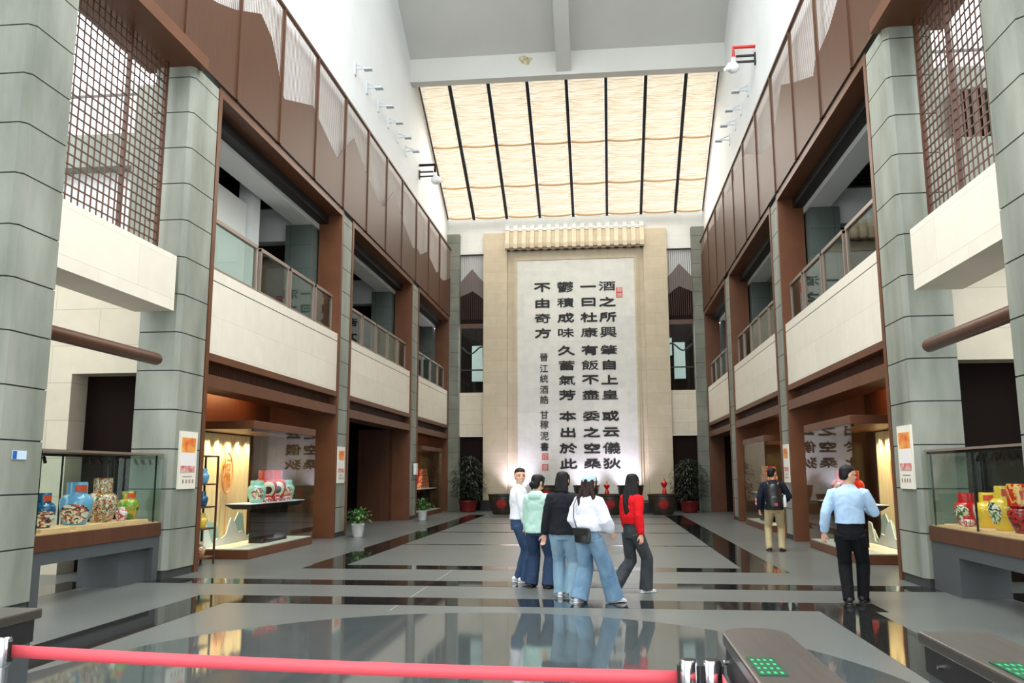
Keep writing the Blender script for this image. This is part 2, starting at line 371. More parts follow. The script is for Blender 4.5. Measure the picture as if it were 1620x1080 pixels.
# ------------------------------------------------------------------ side bays
BAYS = [(13.6, 20.95), (21.78, 29.18), (30.16, 36.42)]
for s in (-1, 1):
    for i, (a, b) in enumerate(BAYS):
        nm = SIDE[s] + '_' + str(i + 1)
        fr = MB(); d = .13
        fr.box(*sbox(s, W, W + .62, a, a + d, 0, 8.48)); fr.box(*sbox(s, W, W + .62, b - d, b, 0, 8.48))
        fr.box(*sbox(s, W, W + .62, a + d, b - d, 8.32, 8.48))
        fr.box(*sbox(s, W + .01, W + .6, a + d, b - d, 3.54, 3.67)); fr.box(*sbox(s, W + .01, W + .6, a + d, b - d, 3.08, 3.30))
        fr.box(*sbox(s, W + .35, W + .6, a + d, b - d, 3.3, 3.54))
        struct('trim_portal_' + nm, fr, K['bronze'])
        # parapet: a coping over a stone face
        pa = MB().box(*sbox(s, W + .04, W + .35, a + d, b - d, 3.67, 4.955)).box(*sbox(s, W + .055, W + .34, a + d, b - d, 4.955, 4.975), 1).box(*sbox(s, W + .04, W + .35, a + d, b - d, 4.975, 5.165))
        struct('wall_parapet_' + nm, pa, [K['beige'], K['joint']])
        # vent between the two beams
        t = thing('vent_grille', f'long dark louvred vent under the {SIDE[s]} gallery parapet, {ORD[i]} bay from the front', 'vent', (s * (W + .2), (a + b) / 2, 3.3), 0, 'louvred vents under the galleries')
        g = MB(); g.box(*sbox(s, .12, .14, -(b - a) / 2 + d, (b - a) / 2 - d, .005, .235)); g.build('backing', K['dark'], t)
        g = MB(); n = int((b - a) / .07)
        for k in range(n):
            y = -(b - a) / 2 + d + .04 + k * (b - a - 2 * d) / n
            g.box(*sbox(s, .02, .1, y, y + .02, .0, .24))
        g.build('louvre', K['bronzed'], t)
    # gallery shell
    struct('floor_gallery_' + SIDE[s], MB().box(*sbox(s, W + .35, 12, 13.6, 36.4, 4.75, 5.0)), K['floor'])
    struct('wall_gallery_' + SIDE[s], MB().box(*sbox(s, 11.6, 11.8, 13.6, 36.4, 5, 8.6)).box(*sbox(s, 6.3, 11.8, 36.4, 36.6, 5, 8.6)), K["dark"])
    struct('wall_gallery_end_' + SIDE[s], MB().box(*sbox(s, 6.3, 11.8, 13.62, 13.75, 5, 8.4)), K['white'])  # plain white end wall stands in for bright sky behind the left lattice
    struct('ceiling_gallery_' + SIDE[s], MB().box(*sbox(s, 6.2, 11.8, 13.6, 36.4, 8.45, 8.6)), K['white'])
    struct('ceiling_gallery_edge_' + SIDE[s], MB().box(*sbox(s, 5.95, 6.2, 13.7, 36.35, 8.1, 8.47)), K['black'])
    bm_ = MB().box(*sbox(s, 6.2, 6.75, 13.7, 36.35, 7.98, 8.46))
    for y in (20.75, 29.0): bm_.box(*sbox(s, 6.75, 11.6, y - .2, y + .25, 7.6, 8.46))
    struct('ceiling_gallery_beam_' + SIDE[s], bm_, K['white'])
    for i, (a, b) in enumerate(BAYS):
        g = MB().box(*sbox(s, 7.1, 11.0, a + .9, b - .6, 8.405, 8.445), 0)
        for k in range(int((b - a - 1.6) / .3)): g.box(*sbox(s, 7.1, 11.0, a + .95 + k * .3, a + 1.0 + k * .3, 8.33, 8.405), 1)
        struct('ceiling_grid_' + SIDE[s] + '_' + str(i + 1), g, [K['black'], K['dark']])
        struct('column_gallery', MB().box(*sbox(s, 6.25, 6.95, b - .55, b + .25, 5.0, 7.98)), K['tile'])
    # dark back band under the cross beam
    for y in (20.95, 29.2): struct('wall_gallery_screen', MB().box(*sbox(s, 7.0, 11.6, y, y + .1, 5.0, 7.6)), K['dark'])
    # ---------------- the shops below: three niches
    for i, (a, b) in enumerate(BAYS):
        door = (s, i) in ((-1, 1), (1, 2))
        nm = SIDE[s] + '_' + str(i + 1); xb = 8.6 if door else 7.35
        n = MB(); n.box(*sbox(s, xb, xb + .15, a, b, 0, 3.6)); n.box(*sbox(s, W + .62, xb, a, a + .12, 0, 3.6)); n.box(*sbox(s, W + .62, xb, b - .12, b, 0, 3.6))
        n.box(*sbox(s, W + .6, xb, a, b, 3.6, 3.75))
        struct('wall_niche_' + nm, n, K['dark'] if door else K['bronzed'])
        if door:
            d = struct('door_' + ('1' if s < 0 else '2'), MB().box(*sbox(s, 8.5, 8.6, a + 1.0, b - 1.2, 0, 2.9)), K['dark'])
            MB().box(*sbox(s, 8.46, 8.5, (a + b) / 2 - .02, (a + b) / 2 + .02, 0, 2.9)).build('door_joint', K['black'], d)
            if s < 0:
                struct('wall_door_reveal_' + SIDE[s], MB().box(*sbox(s, 7.6, 8.5, b - 1.3, b - 1.18, 0, 3.1)).box(*sbox(s, 6.2, 7.3, b - .55, b - .12, 0, 3.1)), K['bronzed'])
    # ---------------- bay 0: passage to the side hall
    struct('beam_cream_' + SIDE[s], MB().box(*sbox(s, W + .02, 6.26, 9.55, 12.48 if s < 0 else 12.28, 4.16, 5.05)), K['beige'])
    mb = MB(); mb.box(*sbox(s, 6.2, 6.35, 13.05, 13.5, 3.25, 5.05)); mb.box(*sbox(s, 6.2, 13, 13.05, 13.56, 3.25, 5.0)); mb.box(*sbox(s, 7.62, 13, 13.05, 13.5, 0, 3.25))
    struct('wall_side_hall_' + SIDE[s], mb, K['beigex'])
    d = struct('door_' + ('3' if s < 0 else '4'), MB().box(*sbox(s, 6.2, 7.7, 13.5, 13.56, 0, 3.3)), K['dark'])
    struct('beam_brown_' + SIDE[s], MB().box(*sbox(s, W - .14, 6.5, 4.0, 12.85, 8.40, 8.52)).box(*sbox(s, W - .14, W - .1, 4.0, 12.85, 8.52, 8.62)), K['bronze'])
    # concrete of the neighbouring wing, seen through the lattice
    c = MB()
    if s < 0:
        c.box(-11, -6.4, 13.3, 13.6, 6.95, 7.55); c.box(-11, -6.5, 13.3, 13.6, 5.0, 5.25)
        c.box(-6.95, -6.5, 13.25, 13.6, 5.0, 8.4); c.box(-13, -12.8, 4, 14, 0, 5.8); c.box(-10.8, -10.2, 13.3, 13.6, 5.2, 7.0)
    else:
        c.box(6.3, 12.5, 13.3, 13.6, 5.0, 8.0); c.box(12.8, 13, 4, 14, 0, 6.4); c.box(6.3, 10, 12.75, 13.0, 5.0, 6.6)
    struct('wall_wing_' + SIDE[s], c, K['conc'])
    if s > 0:
        l = MB().box(6.75, 9.6, 13.15, 13.3, 6.2, 7.55, 1)
        for k in range(24): l.box(6.75 + k * .118, 6.8 + k * .118, 13.08, 13.15, 6.2, 7.55)
        struct('window_5', l, [K['bronzed'], K['black']])
    else:
        l = MB().box(-9.0, -8.9, 14.2, 14.3, 5.0, 6.0)
        struct('window_6', l, K['railglass'])

# ------------------------------------------------------------------ skylight: rafters (structure) and blinds (things)
P0, P1 = Vector((0, 36.55, 13.05)), Vector((0, 30.08, 16.49))
dirv = (P1 - P0).normalized(); nrm = Vector((0, -dirv.z, dirv.y)); 
if nrm.z < 0: nrm = -nrm
LEN = (P1 - P0).length
raft = MB()
for k in range(7):
    x = -4.5 + 1.5 * k
    lo = [P0 + Vector((x + a, 0, 0)) + nrm * b for a, b in ((-.06, -.12), (.06, -.12), (.06, .04), (-.06, .04))]
    hi = [p + dirv * LEN for p in lo]
    o = struct('window_rafter', MB().hexa(lo, hi), K['black'])
eg = MB()
for s in (-1, 1):
    lo = [P0 + Vector((s * 5.70 + a, 0, 0)) + nrm * b for a, b in ((-.03, -.06), (.03, -.06), (.03, .06), (-.03, .06))]
    eg.hexa(lo, [p + dirv * LEN for p in lo])
struct('window_skylight_edge', eg, K['bronzed'])
lo = [P0 + Vector((x, 0, 0)) + nrm * b for x, b in ((-5.72, .16), (5.72, .16), (5.72, .18), (-5.72, .18))]
struct('window_skylight_glass', MB().hexa(lo, [p + dirv * LEN for p in lo]), K['glass'])

def blind_mat():
    m = bpy.data.materials.new('woven_bamboo_blind'); m.use_nodes = True; nt = m.node_tree; N = nt.nodes; L = nt.links
    N.remove(N['Principled BSDF'])
    tc = N.new('ShaderNodeTexCoord'); mp = N.new('ShaderNodeMapping'); mp.inputs['Scale'].default_value = (.35, 24, 24)
    n = N.new('ShaderNodeTexNoise'); n.inputs['Scale'].default_value = 1.6; n.inputs['Detail'].default_value = 5
    L.new(tc.outputs['Object'], mp.inputs[0]); L.new(mp.outputs[0], n.inputs['Vector'])
    r = N.new('ShaderNodeValToRGB'); r.color_ramp.elements[0].position = .36; r.color_ramp.elements[1].position = .62
    r.color_ramp.elements[0].color = srgb(206, 172, 140); r.color_ramp.elements[1].color = srgb(248, 230, 212)
    L.new(n.outputs['Fac'], r.inputs[0])
    t = N.new('ShaderNodeBsdfTranslucent'); d = N.new('ShaderNodeBsdfDiffuse'); mx = N.new('ShaderNodeMixShader'); mx.inputs[0].default_value = .42
    L.new(r.outputs[0], t.inputs[0]); L.new(r.outputs[0], d.inputs[0]); L.new(d.outputs[0], mx.inputs[1]); L.new(t.outputs[0], mx.inputs[2])
    L.new(mx.outputs[0], N['Material Output'].inputs[0])
    return m
K['blind'] = blind_mat()
K['blindroll'] = mat('blind_edge_roll', (226, 186, 138), .8)
seams = [0, .255, .565, 1.0]
xs = [-5.66] + [-4.5 + 1.5 * k for k in range(7)] + [5.66]
for c in range(8):
    for r in range(3):
        x0, x1 = xs[c] + (.065 if c else 0), xs[c + 1] - (.065 if c < 7 else 0)
        t0, t1 = seams[r] * LEN, seams[r + 1] * LEN
        loc = P0 + dirv * t0 + Vector(((x0 + x1) / 2, 0, 0)) + nrm * .05
        t = thing('bamboo_blind', f'cream woven bamboo roof blind, {ORD[c]} column from the left, {["bottom", "middle", "top"][r]} row', 'blind', loc, 0, 'bamboo blinds under the roof light')
        nx, ny = 8, 14; v = []; f = []; hw = (x1 - x0) / 2
        for th in (0,):
            for j in range(ny + 1):
                u = j / ny
                for i in range(nx + 1):
                    q = i / nx * 2 - 1
                    sag = -.035 * (1 - q * q) * (.4 + .6 * u) - .03 * sin(pi * u)
                    p = dirv * (u * (t1 - t0) * .985 - .05 * (1 - q * q) * (1 - u)) + nrm * (sag + th)
                    v.append((q * hw, p.y, p.z))
        B = (nx + 1) * (ny + 1)
        for j in range(ny):
            for i in range(nx):
                a = j * (nx + 1) + i; f.append((a, a + 1, a + nx + 2, a + nx + 1))
        mb = MB().add(v, f)
        mb.build('cloth', K['blind'], t, smooth='all')
        p = [dirv * (-.05 * (1 - q * q)) + nrm * (-.02 - .014 * (1 - q * q)) + Vector((q * hw, 0, 0)) for q in (-1, -.6, -.2, .2, .6, 1)]
        MB().tube(p, .04, 8).build('bottom_roll', K['blindroll'], t, smooth=True)

# ------------------------------------------------------------------ mountain screens along the galleries
LP = [(3, 11.2), (9, 10.9), (11, 10.4), (12.6, 9.7), (13.28, 9.91), (13.96, 10.18), (15.11, 10.76), (15.69, 10.55), (16.08, 10.08), (16.31, 9.66), (16.5, 9.58), (18.24, 10.22), (18.47, 10.12), (20.15, 9.63), (20.52, 9.97), (21.53, 10.77), (22.56, 10.32), (22.91, 10.19), (24.5, 9.77), (24.87, 9.89), (25.93, 10.73), (27.01, 10.36), (27.39, 10.14), (28.89, 9.63), (29.61, 9.8), (30.16, 9.7), (31.52, 10.2), (31.77, 10.05), (33.19, 9.75), (33.72, 9.93), (34.14, 9.73), (34.85, 9.78), (36.5, 10.3)]
RP = [(3, 10.6), (9, 11.2), (11.5, 11.0), (13.6, 10.5), (14.76, 10.11), (15.37, 9.9), (16.1, 9.83), (16.46, 9.82), (16.67, 9.58), (18.25, 10.21), (19.55, 10.77), (20.1, 10.36), (20.47, 10.11), (20.86, 9.83), (22.53, 10.17), (24.58, 11.0), (26, 11.25), (27.6, 10.9), (29, 11.2), (31, 10.9), (33, 11.2), (36.5, 11.0)]
LP[4:4] = []
def prof(P, y):
    for (a, b), (c, d) in zip(P, P[1:]):
        if a <= y <= c: return b + (d - b) * (y - a) / (c - a)
    return P[-1][1]
PY = [5.6, 7.8, 10.0, 12.2, 14.2, 16.3, 18.5, 20.75, 22.95, 25.1, 27.2, 29.4, 31.6, 33.85, 36.4]
ZT, ZB = 11.55, 8.5
for s, PR in ((-1, LP), (1, RP)):
    for i in range(2, len(PY) - 1):
        a, b = PY[i], PY[i + 1]; n = len(PY) - 1 - i
        t = thing('mountain_screen', f'brown mountain-outline screen panel on the {SIDE[s]} gallery edge, {ORD[n - 1]} from the back wall', 'screen', (s * 5.55, a, ZB), 0, 'mountain screens on the ' + SIDE[s] + ' gallery edge')
        ys = sorted(set([a, b] + [p[0] for p in PR if a < p[0] < b]))
        poly = [(0, 0)] + [(b - a, 0)] + [(y - a, min(prof(PR, y), ZT - .06) - ZB) for y in reversed(ys)]
        MB().prism(poly, 'x', -.006, .006).build('mountain_sheet', K['sheet'], t)
        sl = MB(); m = int((b - a) / .075)
        for k in range(1, m):
            y = (b - a) * k / m
            z = prof(PR, a + y) - ZB - .05
            if z < ZT - ZB - .1: sl.box(-.002, .002, y - .011, y + .011, z, ZT - ZB)
        if sl.v: sl.build('slat', K['slat'], t)
        MB().box(-.035, .035, -.035, .035, 0, ZT - ZB + .02).build('post', K['sheet'], t)
        MB().box(-.04, .04, 0, b - a, ZT - ZB, ZT - ZB + .06).build('top_rail', K['bronzed'], t)
# two in the back bays
BP = [(4.05, 10.1), (4.3, 10.35), (4.62, 10.75), (4.9, 10.45), (5.2, 10.1)]
BP2 = [(4.05, 9.3), (4.35, 9.55), (4.6, 9.72), (4.85, 9.6), (5.2, 9.45)]
K['midsheet'] = mat('grey_brown_screen_sheet', (120, 110, 102), .6)
for s in (-1, 1):
    t = thing('mountain_screen', f'tall mountain-outline screen on the back wall {SIDE[s]} of the inscription', 'screen', (s * 4.62, 36.85, 8.22), 0, 'mountain screens on the back wall')
    MB().prism([(s * (x - 4.62), z - 8.22) for x, z in [(4.05, 8.22), (5.17, 8.22)] + BP2[::-1]], 'y', -.05, -.03).build('mountain_sheet', K['dark'], t)
    MB().prism([(s * (x - 4.62), z - 8.22) for x, z in [(4.05, 8.22), (5.17, 8.22)] + BP[::-1]], 'y', -.02, .0).build('rear_mountain_sheet', K['midsheet'], t)
    sl = MB()
    for k in range(13): sl.box(-.55 + k * .09, -.535 + k * .09, -.08, -.06, .2, 3.2)
    sl.build('slat', K['bronzed'], t)
    MB().box(-.57, .57, .05, .07, 1.2, 3.2).build('pale_backing', K['white'], t)
    f = MB().box(-.57, .57, -.09, .05, 3.17, 3.23); 
    f.build('top_rail', K['black'], t)

# ------------------------------------------------------------------ glass balustrades
EDG = {0: [13.76, 15.98, 16.16, 17.72, 17.85, 19.4, 19.54, 20.8], 1: [21.95, 23.5, 23.62, 25.0, 25.12, 26.4, 26.52, 27.75, 27.87, 29.02], 2: [30.33, 31.8, 31.92, 33.3, 33.42, 34.8, 34.92, 36.25]}
for s in (-1, 1):
    for i in range(3):
        for j in range(0, len(EDG[i]), 2):
            a, b = EDG[i][j], EDG[i][j + 1]; L_ = b - a
            t = thing('glass_balustrade', f'framed glass balustrade, {ORD[j // 2]} panel of the {["near", "middle", "far"][i]} bay of the {SIDE[s]} gallery', 'balustrade', (s * 5.8, a, 5.165), 0, 'glass balustrades of the galleries')
            f = MB().box(-.03, .03, 0, .06, .0, 1.0).box(-.03, .03, L_ - .06, L_, .0, 1.0).box(-.03, .03, .06, L_ - .06, .06, .12)
            f.build('frame', K['rail'], t)
            MB().box(-.04, .04, 0, L_, .95, 1.02).build('handrail', K['rail'], t)
            MB().box(-.005, .005, .06, L_ - .06, .12, .95).build('pane', K['railglass'], t)
# white partition and post upstairs on the left
tag(MB().box(-7.1, -7.0, 13.9, 18.09, 5.0, 7.8).build('white_partition', mat('white_partition_panel', (232, 234, 230), .6)), 'tall white partition behind the first glass panel of the left gallery', 'partition')
struct('column_white', MB().box(-7.2, -6.85, 18.1, 18.5, 5.0, 8.4), K['white'])

# ================================================================== INSCRIPTION
YM = 36.5
t = thing('inscription_monument', 'huge sandstone monument with a pale inscribed tablet against the back wall', 'monument', (0, YM, 0))
mb = MB(); mb.box(-4.06, -3.0, 0, .24, .45, 12.3); mb.box(3.06, 4.08, 0, .24, .45, 12.3); mb.box(-3.0, 3.06, 0, .24, 11.5, 12.3)
mb.box(-4.06, 4.08, .2, .24, .45, 12.3)
mb.build('surround', K['sand'], t)
MB().box(-4.15, 4.17, -.1, .24, 0, .45).build('plinth', K['black'], t)
mb = MB(); a, b, z0, z1 = -2.74, 2.84, .45, 11.22
for k, (q, dz) in enumerate(((0, .10), (.10, .10))):
    ya = .14 - .05 * k
    mb.box(a + q, a + q + .1, ya, .2, z0, z1 - q); mb.box(b - q - .1, b - q, ya, .2, z0, z1 - q); mb.box(a + q + .1, b - q - .1, ya, .2, z1 - q - .1, z1 - q)
mb.build('inner_frame', K['sand'], t)
K['tablet'] = tiled('pale_tablet_slabs', (216, 214, 204), (206, 205, 196), (200, 198, 190), 1.5, 1.05, .004, .5, 'xz', .1)
MB().box(-2.56, 2.66, .10, .2, .45, 11.0).build('tablet', K['tablet'], t)
mb = MB(); n = 33; x0 = -3.06; wd = 6.16 / n
for k in range(n):
    x = x0 + k * wd
    if k % 2 == 0: mb.prism([(-.30, 11.5), (.2, 11.5), (.2, 12.52), (-.02, 12.52), (-.30, 11.72)], 'x', x, x + wd)
    else: mb.prism([(-.16, 11.58), (.2, 11.58), (.2, 12.44), (.02, 12.44), (-.16, 11.72)], 'x', x, x + wd)
mb.build('tile_eave', K['sand'], t)
mb = MB()
for k in range(n):
    x = x0 + k * wd
    if k % 2 == 0: mb.box(x, x + wd, -.08, .2, 12.4, 12.62)
    else: mb.box(x, x + wd, -.04, .2, 12.36, 12.5)
mb.build('eave_cap', K['white'], t)

def glyphs(rows):
    """characters as thin raised ink: (char, x, z, width, height, weight)"""
    mb = MB(); dg = None
    for ch, x, z, wd, ht, off in rows:
        thick = off; off = 0
        cu = bpy.data.curves.new('ink', 'FONT'); cu.body = ch; cu.size = 1; cu.offset = off; cu.extrude = .006; cu.resolution_u = 2
        o = bpy.data.objects.new('ink', cu); C.objects.link(o)
        me = bpy.data.meshes.new_from_object(o.evaluated_get(bpy.context.evaluated_depsgraph_get()))
        xs_ = [v.co.x for v in me.vertices]; zs_ = [v.co.y for v in me.vertices]
        cx, cz = (min(xs_) + max(xs_)) / 2, (min(zs_) + max(zs_)) / 2
        full = max(max(xs_) - min(xs_), .9); 
        for k, (dx, dz) in enumerate(((0, 0),) if not thick else ((-thick * .8, 0), (thick * .8, 0), (0, thick), (0, -thick))):
            vs = [(x + dx + (v.co.x - cx) * wd / .93, -v.co.z - .0006 * k, z + dz + (v.co.y - cz) * ht / .88) for v in me.vertices]
            mb.add(vs, [tuple(p.vertices) for p in me.polygons])
        bpy.data.objects.remove(o); bpy.data.curves.remove(cu); bpy.data.meshes.remove(me)
    return mb
ZR = [9.74, 9.03, 8.35, 7.68, 6.89, 6.23, 5.58, 4.93, 4.01, 3.31, 2.63, 1.97]
ZR = [z + .02 for z in ZR]
rows = []
for x, text in ((1.44, '酒之所興肇自上皇或云儀狄'), (.61, '一曰杜康有飯不盡委之空桑'), (-.41, '鬱積成味久蓄氣芳本出於此'), (-1.43, '不由奇方')):
    for ch, z in zip(text, ZR): rows.append((ch, x + (9.7 - z) * .008, z, .72 if ch != '一' else .68, .39 if ch not in '鬱儀興' else .45, .012 if ch in '鬱儀興肇積蓄氣盡皇委桑飯康奇味酒' else .024))
    glyphs(rows).build('lettering', K['ink'], t, loc=(0, .095, 0)); rows = []
small = '晉江統酒誥甘稼泥書'
zz = [6.62, 6.13, 5.68, 5.2, 4.76, 4.1, 3.68, 3.18, 2.72]
glyphs([(ch, -1.38, z, .36, .34, .007) for ch, z in zip(small, zz)]).build('signature_lettering', K['ink'], t, loc=(0, .095, 0))
for nm, x, z, wd, ht, txt in (('seal_stamp', 1.97, 9.45, .28, .46, '御酒'), ('seal_stamp', -1.36, 2.3, .27, .27, '印'), ('seal_stamp', -1.36, 1.84, .27, .27, '書')):
    sl = MB().box(-wd / 2, wd / 2, 0, .006, -ht / 2, ht / 2).build(nm, K['seal'], t, loc=(x, .092, z))
    n = len(txt)
    glyphs([(c_, 0, ht / 2 - ht * (k + .5) / n, wd * .78, ht / n * .78, .0) for k, c_ in enumerate(txt)]).build('seal_carving', K['tablet'], sl, loc=(0, -.004, 0))
# lavender-white uplights at the foot of the tablet
for x, p in ((-2.6, 90), (0.4, 50), (2.2, 90)):
    spot('tablet_uplight', (x, 35.95, .5), (x * 1.02, 36.6, 3.2), p * 4.5, (.82, .74, 1.0), 95, 1, .12)

# ------------------------------------------------------------------ vats
K['dred'] = mat('dull_red', (150, 30, 28), .6)
def vat(x, y, z, r, h, label, grp, fu=True):
    t = thing('pottery_vat', label, 'vat', (x, y, z), 0, grp)
    PV = [(.62, 0), (.7, .02 / h), (.92, .45), (1.0, .8), (.98, .88)]
    def vr_(zz):
        q = zz / h
        for (a, b), (c, d) in zip(PV, PV[1:]):
            if b <= q <= d: return r * (a + (c - a) * (q - b) / (d - b))
        return r
    MB().lathe([(r * .62, 0), (r * .7, .02), (r * .92, h * .45), (r * 1.0, h * .8), (r * .98, h * .88), (r * 1.04, h * .91), (r * 1.05, h), (r * .9, h), (r * .88, h * .8), (r * .3, h * .72), (.01, h * .72)], n=32).build('bowl', K['clay'], t, smooth=True)
    if fu:
        vs = []; fs = []; n = 14; R_ = r * .36
        for off in (.002, .008):
            for j in range(n + 1):
                for i in range(n + 1):
                    u, v = i / n * 2 - 1, j / n * 2 - 1
                    u, v = u * math.sqrt(1 - v * v / 2), v * math.sqrt(1 - u * u / 2)
                    zz = h * .52 + R_ * .85 * v; q = vr_(zz) + off; a = -pi / 2 + u * R_ / q
                    vs.append((q * cos(a), q * sin(a), zz))
        B = (n + 1) ** 2
        for j in range(n):
            for i in range(n):
                q = j * (n + 1) + i; fs.append((B + q, B + q + 1, B + q + n + 2, B + q + n + 1)); fs.append((q, q + n + 1, q + n + 2, q + 1))
        MB().add(vs, fs).build('red_roundel', K['dred'], t, smooth='all')
    return t
K['pl'] = K['black']
struct('step_vat_plinth', MB().box(-2.4, 3.2, 34.5, 36.2, 0, .42), K['black'])
vl = ['leftmost of the large dark vats with a red roundel on the floor before the inscription', 'large dark vat on the floor behind the woman in the black jacket', 'large dark vat with a red roundel seen between the white blouse and the red sweater', 'rightmost large dark vat on the floor, a red figurine on its rim']
for x, l in zip((-2.86, -.77, 1.36, 3.40), vl): vat(x, 33.7, 0, .56, .78, l, 'front row of pottery vats')
vr = ['raised dark vat in the rear row behind the man in the white shirt', 'raised dark vat in the middle of the rear row below the inscription', 'raised dark vat at the right end of the rear row below the inscription']
for x, l in zip((-1.2, .42, 2.22), vr): vat(x, 35.2, .42, .52, .68, l, 'rear row of pottery vats', True)
def figurine(x, y, z, h, label):
    t = thing('red_figurine', label, 'figurine', (x, y, z), 0)
    MB().lathe([(.07, 0), (.09, .02), (.08, h * .25), (.045, h * .4), (.1, h * .55), (.13, h * .7), (.06, h * .82)], n=14).build('figure', K['red'], t, smooth=True)
    MB().tube([(0, 0, h * .8), (.02, 0, h * .92), (-.01, 0, h)], .018, 6).build('stem', K['red'], t, smooth=True)
figurine(3.45, 33.35, .78, .62, 'red figurine standing on the rim of the rightmost vat')
figurine(1.25, 33.3, .78, .5, 'small red figurine on the vat right of the woman in the cap')

# ------------------------------------------------------------------ plants
def leaf(mb, base, d, ln, wd, up=Vector((0, 0, 1)), droop=.3):
    d = Vector(d).normalized(); sd = d.cross(up)
    sd = sd.normalized() if sd.length > .05 else Vector((1, 0, 0)); base = Vector(base)
    p = [base, base + d * ln * .35 + up * .0, base + d * ln * .7 - up * ln * droop * .3, base + d * ln - up * ln * droop]
    ws = [.12, 1, .75, .03]; v = []; 
    for q, w_ in zip(p, ws): v += [q - sd * wd * w_ / 2, q + sd * wd * w_ / 2]
    mb.add(v, [(0, 1, 3, 2), (2, 3, 5, 4), (4, 5, 7, 6)])
def potted(x, y, label):
    t = thing('potted_plant', label, 'plant', (x, y, 0), 0, 'white potted plants by the left wall')
    MB().lathe([(.11, 0), (.13, .02), (.165, .30), (.175, .31), (.175, .34), (.155, .34), (.15, .29), (.01, .29)], n=24).build('pot', K['potw'], t, smooth=True)
    MB().lathe([(.15, .295), (.01, .30)], n=16).build('soil', K['black'], t)
    mb = MB(); st = MB(); rnd = random.Random(label)
    for k in range(130):
        a = rnd.random() * 2 * pi; el = rnd.uniform(.0, 1.35); r = rnd.uniform(.12, .33)
        base = Vector((cos(a) * r * cos(el), sin(a) * r * cos(el), .40 + r * sin(el) * .95))
        leaf(mb, base, (cos(a) * cos(el) , sin(a) * cos(el), sin(el) * .5 + .1), rnd.uniform(.11, .19), rnd.uniform(.06, .09), droop=rnd.uniform(.2, .7))
        if k % 5 == 0: st.tube([(0, 0, .28), tuple(base * .6 + Vector((0, 0, .15))), tuple(base)], .004, 5)
    mb.build('foliage', K['leaf'], t); st.build('stem', K['leaf'], t)
potted(-5.12, 21.4, 'green leafy plant in a white pot by the stone strip, nearer the camera')
potted(-5.08, 28.95, 'green leafy plant in a white pot farther along the left wall, by the last bay')
def shrub(x, y, h, r, label):
    t = thing('corner_shrub', label, 'plant', (x, y, 0))
    MB().lathe([(.26, 0), (.3, .03), (.38, .4), (.4, .42), (.4, .47), (.35, .47), (.01, .44)], n=24).build('pot', mat('dark_red_pot', (110, 22, 20), .4), t, smooth=True)
    mb = MB(); rnd = random.Random(label); st = MB()
    for k in range(900):
        a = rnd.random() * 2 * pi; q = rnd.random(); z = .55 + (h - .6) * q
        R_ = r * math.sqrt(rnd.random()) * (sin(pi * min(1, .15 + q * .85)) ** .6 + .1)
        leaf(mb, (R_ * cos(a), R_ * sin(a), z), (cos(a), sin(a), rnd.uniform(-.2, .5)), rnd.uniform(.12, .28), rnd.uniform(.04, .08), droop=.5)
    for k in range(7):
        a = k * .9; st.tube([(.05 * cos(a), .05 * sin(a), .44), (.2 * cos(a), .2 * sin(a), h * .5), (.32 * cos(a), .32 * sin(a), h * .85)], .012, 6)
    mb.build('foliage', K['leafd'], t); st.build('stem', K['dark'], t)
shrub(-4.55, 35.55, 2.35, .72, 'dark leafy shrub in a red pot in the far left corner')
shrub(4.6, 35.5, 2.2, .72, 'dark leafy shrub in a red pot in the far right corner')

